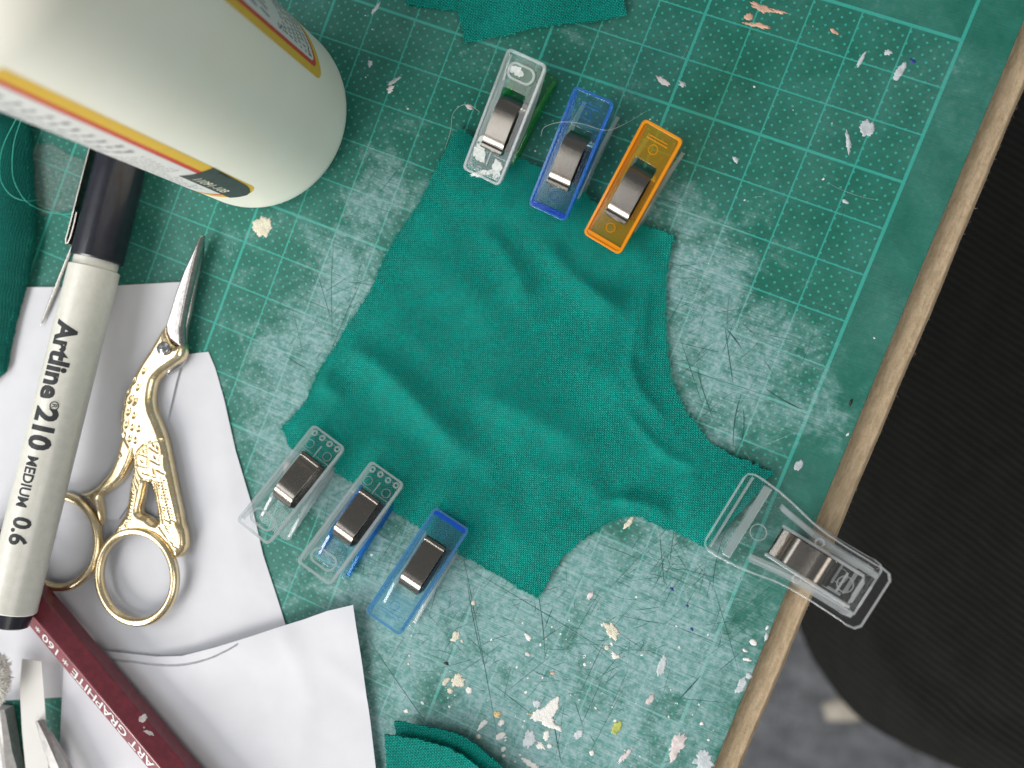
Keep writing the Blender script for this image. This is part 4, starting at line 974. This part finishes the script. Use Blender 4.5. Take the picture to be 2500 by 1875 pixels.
c = at(399, 851, .46); sw = MB().lathe([(0, .10), (.12, .085), (.158, .05), (.165, 0)], 32, False).xf(Matrix.Translation((c[0], c[1], .435))).build('screw', simple('screw_steel', (.55, .55, .57), .2, 1.0), sc_, so, smooth=True)
MB().box(-.14, .14, -.018, .018, 0, .012).xf(Matrix.Translation((c[0], c[1], .525)) @ Matrix.Rotation(.15, 4, 'Z')).build('screw_slot', simple('slot_dark', (.05, .05, .05), .5), sw, so)

# ================================================================== SMALL THINGS AT THE LEFT
NEED = simple('needle_steel', (.50, .48, .44), .22, 1.0)
n0 = at(185, 585, .16); n1 = at(98, 800, .14)
npts = [Vector(n0) + (Vector(n1)-Vector(n0))*t_ for t_ in (0, .06, .3, .6, .8, .93, 1)]
ne = MB().tube([tuple(p) for p in npts], [.045, .052, .055, .05, .042, .022, .003], 10).build('needle', NEED, org=tuple(n1), smooth=True)
tag(ne, 'long steel sewing needle half hidden under the pen cap', 'needle')
q = M('glue_film'); n_ = q.noise(9, 6, .7, vec=q.coord(scale=(1, 2.4, 1), rot=(0, 0, .7)), dist=1.5)
q.set(color=(.55, .62, .60), rough=.25, alpha=n_.lin(.35, .75, .06, .55)); q.bump(n_, .06, 1.0)
gf = ats([(78,358),(100,350),(122,347),(150,362),(172,377),(208,389),(206,410),(200,450),(185,512),(172,508),(157,516),(130,520),(97,527),(88,500),(70,474),(66,440),(67,411)], .03)
tag(sheet(gf, .08, lambda X, Y, D: .012 + .04*np.clip(D*3, 0, 1)*(.5+.5*np.sin(X*5)*np.sin(Y*4)), skirt=.002).build('glue_film', q.m, org=(*gf[0], 0), smooth=True), 'clear wrinkled film of dried glue between teal fabric and pen cap', 'glue film')
THR = simple('green_thread', (.04, .45, .34), .6)
tp = smoothpts([tuple(at(x, y, z)) for x, y, z in ((60,270,.75),(35,345,.75),(30,415,.72),(40,455,.68),(65,492,.55),(100,512,.12),(135,521,.07),(175,521,.07),(188,500,.07),(206,415,.06))], 8, False)
tag(MB().tube(tp, .010, 6).build('thread', THR, org=tp[-1], smooth=True), 'bright teal thread looping off the dark fabric to the pen cap', 'thread', 'loose threads and hairs')
tp = smoothpts([tuple(at(x, y, z)) for x, y, z in ((45,280,.74),(12,345,.75),(0,390,.75),(2,440,.72),(25,475,.66),(60,490,.5),(95,488,.08))], 8, False)
tag(MB().tube(tp, .010, 6).build('thread', THR, org=tp[-1], smooth=True), 'second teal thread, the outer loop at the left picture edge', 'thread', 'loose threads and hairs')
HAIR = simple('hair_white', (.72, .72, .68), .5)
for lab, pts in (('pale hair curling across the blue and orange clips', [(1321,330,.3),(1330,310,.6),(1370,298,1.1),(1420,302,1.2),(1480,318,1.1),(1530,300,.9),(1580,270,.4)]),
                 ('thin hair left of the paint-smeared clip', [(1085,365,.02),(1100,320,.05),(1105,280,.08),(1125,258,.1),(1150,258,.12),(1172,275,.2)]),
                 ('short white hair at the lower left fabric corner', [(797,1010,.15),(800,985,.17),(812,965,.2),(820,958,.2)])):
    tp = smoothpts([tuple(at(*p)) for p in pts], 8, False)
    tag(MB().tube(tp, .0028, 5).build('hair', HAIR, org=tp[0], smooth=True), lab, 'hair', 'loose threads and hairs')
# grey blade tips and a white tuft in the lower left corner
GREYM = simple('grey_steel', (.42, .41, .40), .45, .6, var=.12, nsc=8)
bp = ats([(86,1762),(90,1758),(97,1760),(112,1775),(125,1797),(150,1838),(175,1880),(215,1960),(160,1960),(120,1872),(100,1815)], .95)
cr = ats([(90,1760),(118,1810),(145,1872),(185,1960)], .95)
Lp = ats([(86,1762),(100,1815),(120,1872),(160,1960)], .56); Rp = ats([(97,1760),(125,1797),(152,1840),(215,1960)], .56); Cp = ats([(91,1759),(114,1806),(140,1866),(186,1960)], .66)
mb_ = MB(); n_ = 4
mb_.add([(x, y, .56) for x, y in Lp] + [(x, y, .67) for x, y in Cp] + [(x, y, .56) for x, y in Rp] + [(x, y, .462) for x, y in Lp] + [(x, y, .462) for x, y in Rp],
        [(i, i+4, i+5, i+1)[::-1] for i in range(3)] + [(i+4, i+8, i+9, i+5)[::-1] for i in range(3)] + [(12+i, i, i+1, 13+i)[::-1] for i in range(3)] + [(8+i, 16+i, 17+i, 9+i)[::-1] for i in range(3)] + [(12+i, 13+i, 17+i, 16+i)[::-1] for i in range(3)] + [(12, 16, 8, 4, 0), (3, 7, 11, 19, 15)])
tag(mb_.build('shears_blade', GREYM, org=(*Lp[0], .46), bevel=.012), 'blunt grey steel blade tip resting on the cream paper strip', 'blade')
bp = ats([(-60,1730),(5,1735),(14,1790),(22,1840),(30,1875),(40,1960),(-60,1960)], .5)
cr = ats([(-10,1700),(2,1790),(14,1875),(24,1960)], .5)
tag(sheet(bp, .08, lambda X, Y, D: 0.52 - .22*np.clip(pdist(X, Y, cr)[0]/.25, 0, 1), skirt=.11).build('steel_bar', GREYM, org=(*bp[0], .11), smooth=True, ang=12), 'grey steel bar under the white tuft at the lower left edge', 'metal bar')
tc = np.array(at(-22, 1665, 0.82)); tf = MB(); rr = random.Random(5)
for k in range(1300):
    a = rr.uniform(0, 6.28); ph = math.acos(rr.uniform(-.3, 1)); d = Vector((math.sin(ph)*math.cos(a), math.sin(ph)*math.sin(a), math.cos(ph)))
    p0 = Vector(tc) + Vector((d.x*.40, d.y*.62, d.z*.3)); l = rr.uniform(.04, .13)
    e_ = d + Vector((rr.gauss(0, .5), rr.gauss(0, .5), rr.gauss(0, .4))); p1 = p0 + d*l*.6; p2 = p1 + e_.normalized()*l*.5
    tf.tube([p0, p1, p2], [.013, .010, .004], 3, caps=False)
tu = empty('cotton_tuft', (tc[0], tc[1], .5), 'fluffy white cotton tuft at the lower left edge', 'tuft'); to = (tc[0], tc[1], .5)
tag(tf.build('fibres', simple('cotton', (.93, .91, .85), .9, var=.1), tu, to), kind='stuff')
cv = []
mbk = MB().lathe([(0, .3)] + [(math.sin(math.radians(a)), .3*math.cos(math.radians(a))) for a in range(15, 181, 15)], 24, False)
mbk.map(lambda x, y, z: (tc[0]+x*.42, tc[1]+y*.64, tc[2]+z)).build('core', simple('cotton_core', (.90, .88, .82), .9, bump=.03), tu, to, smooth=True)
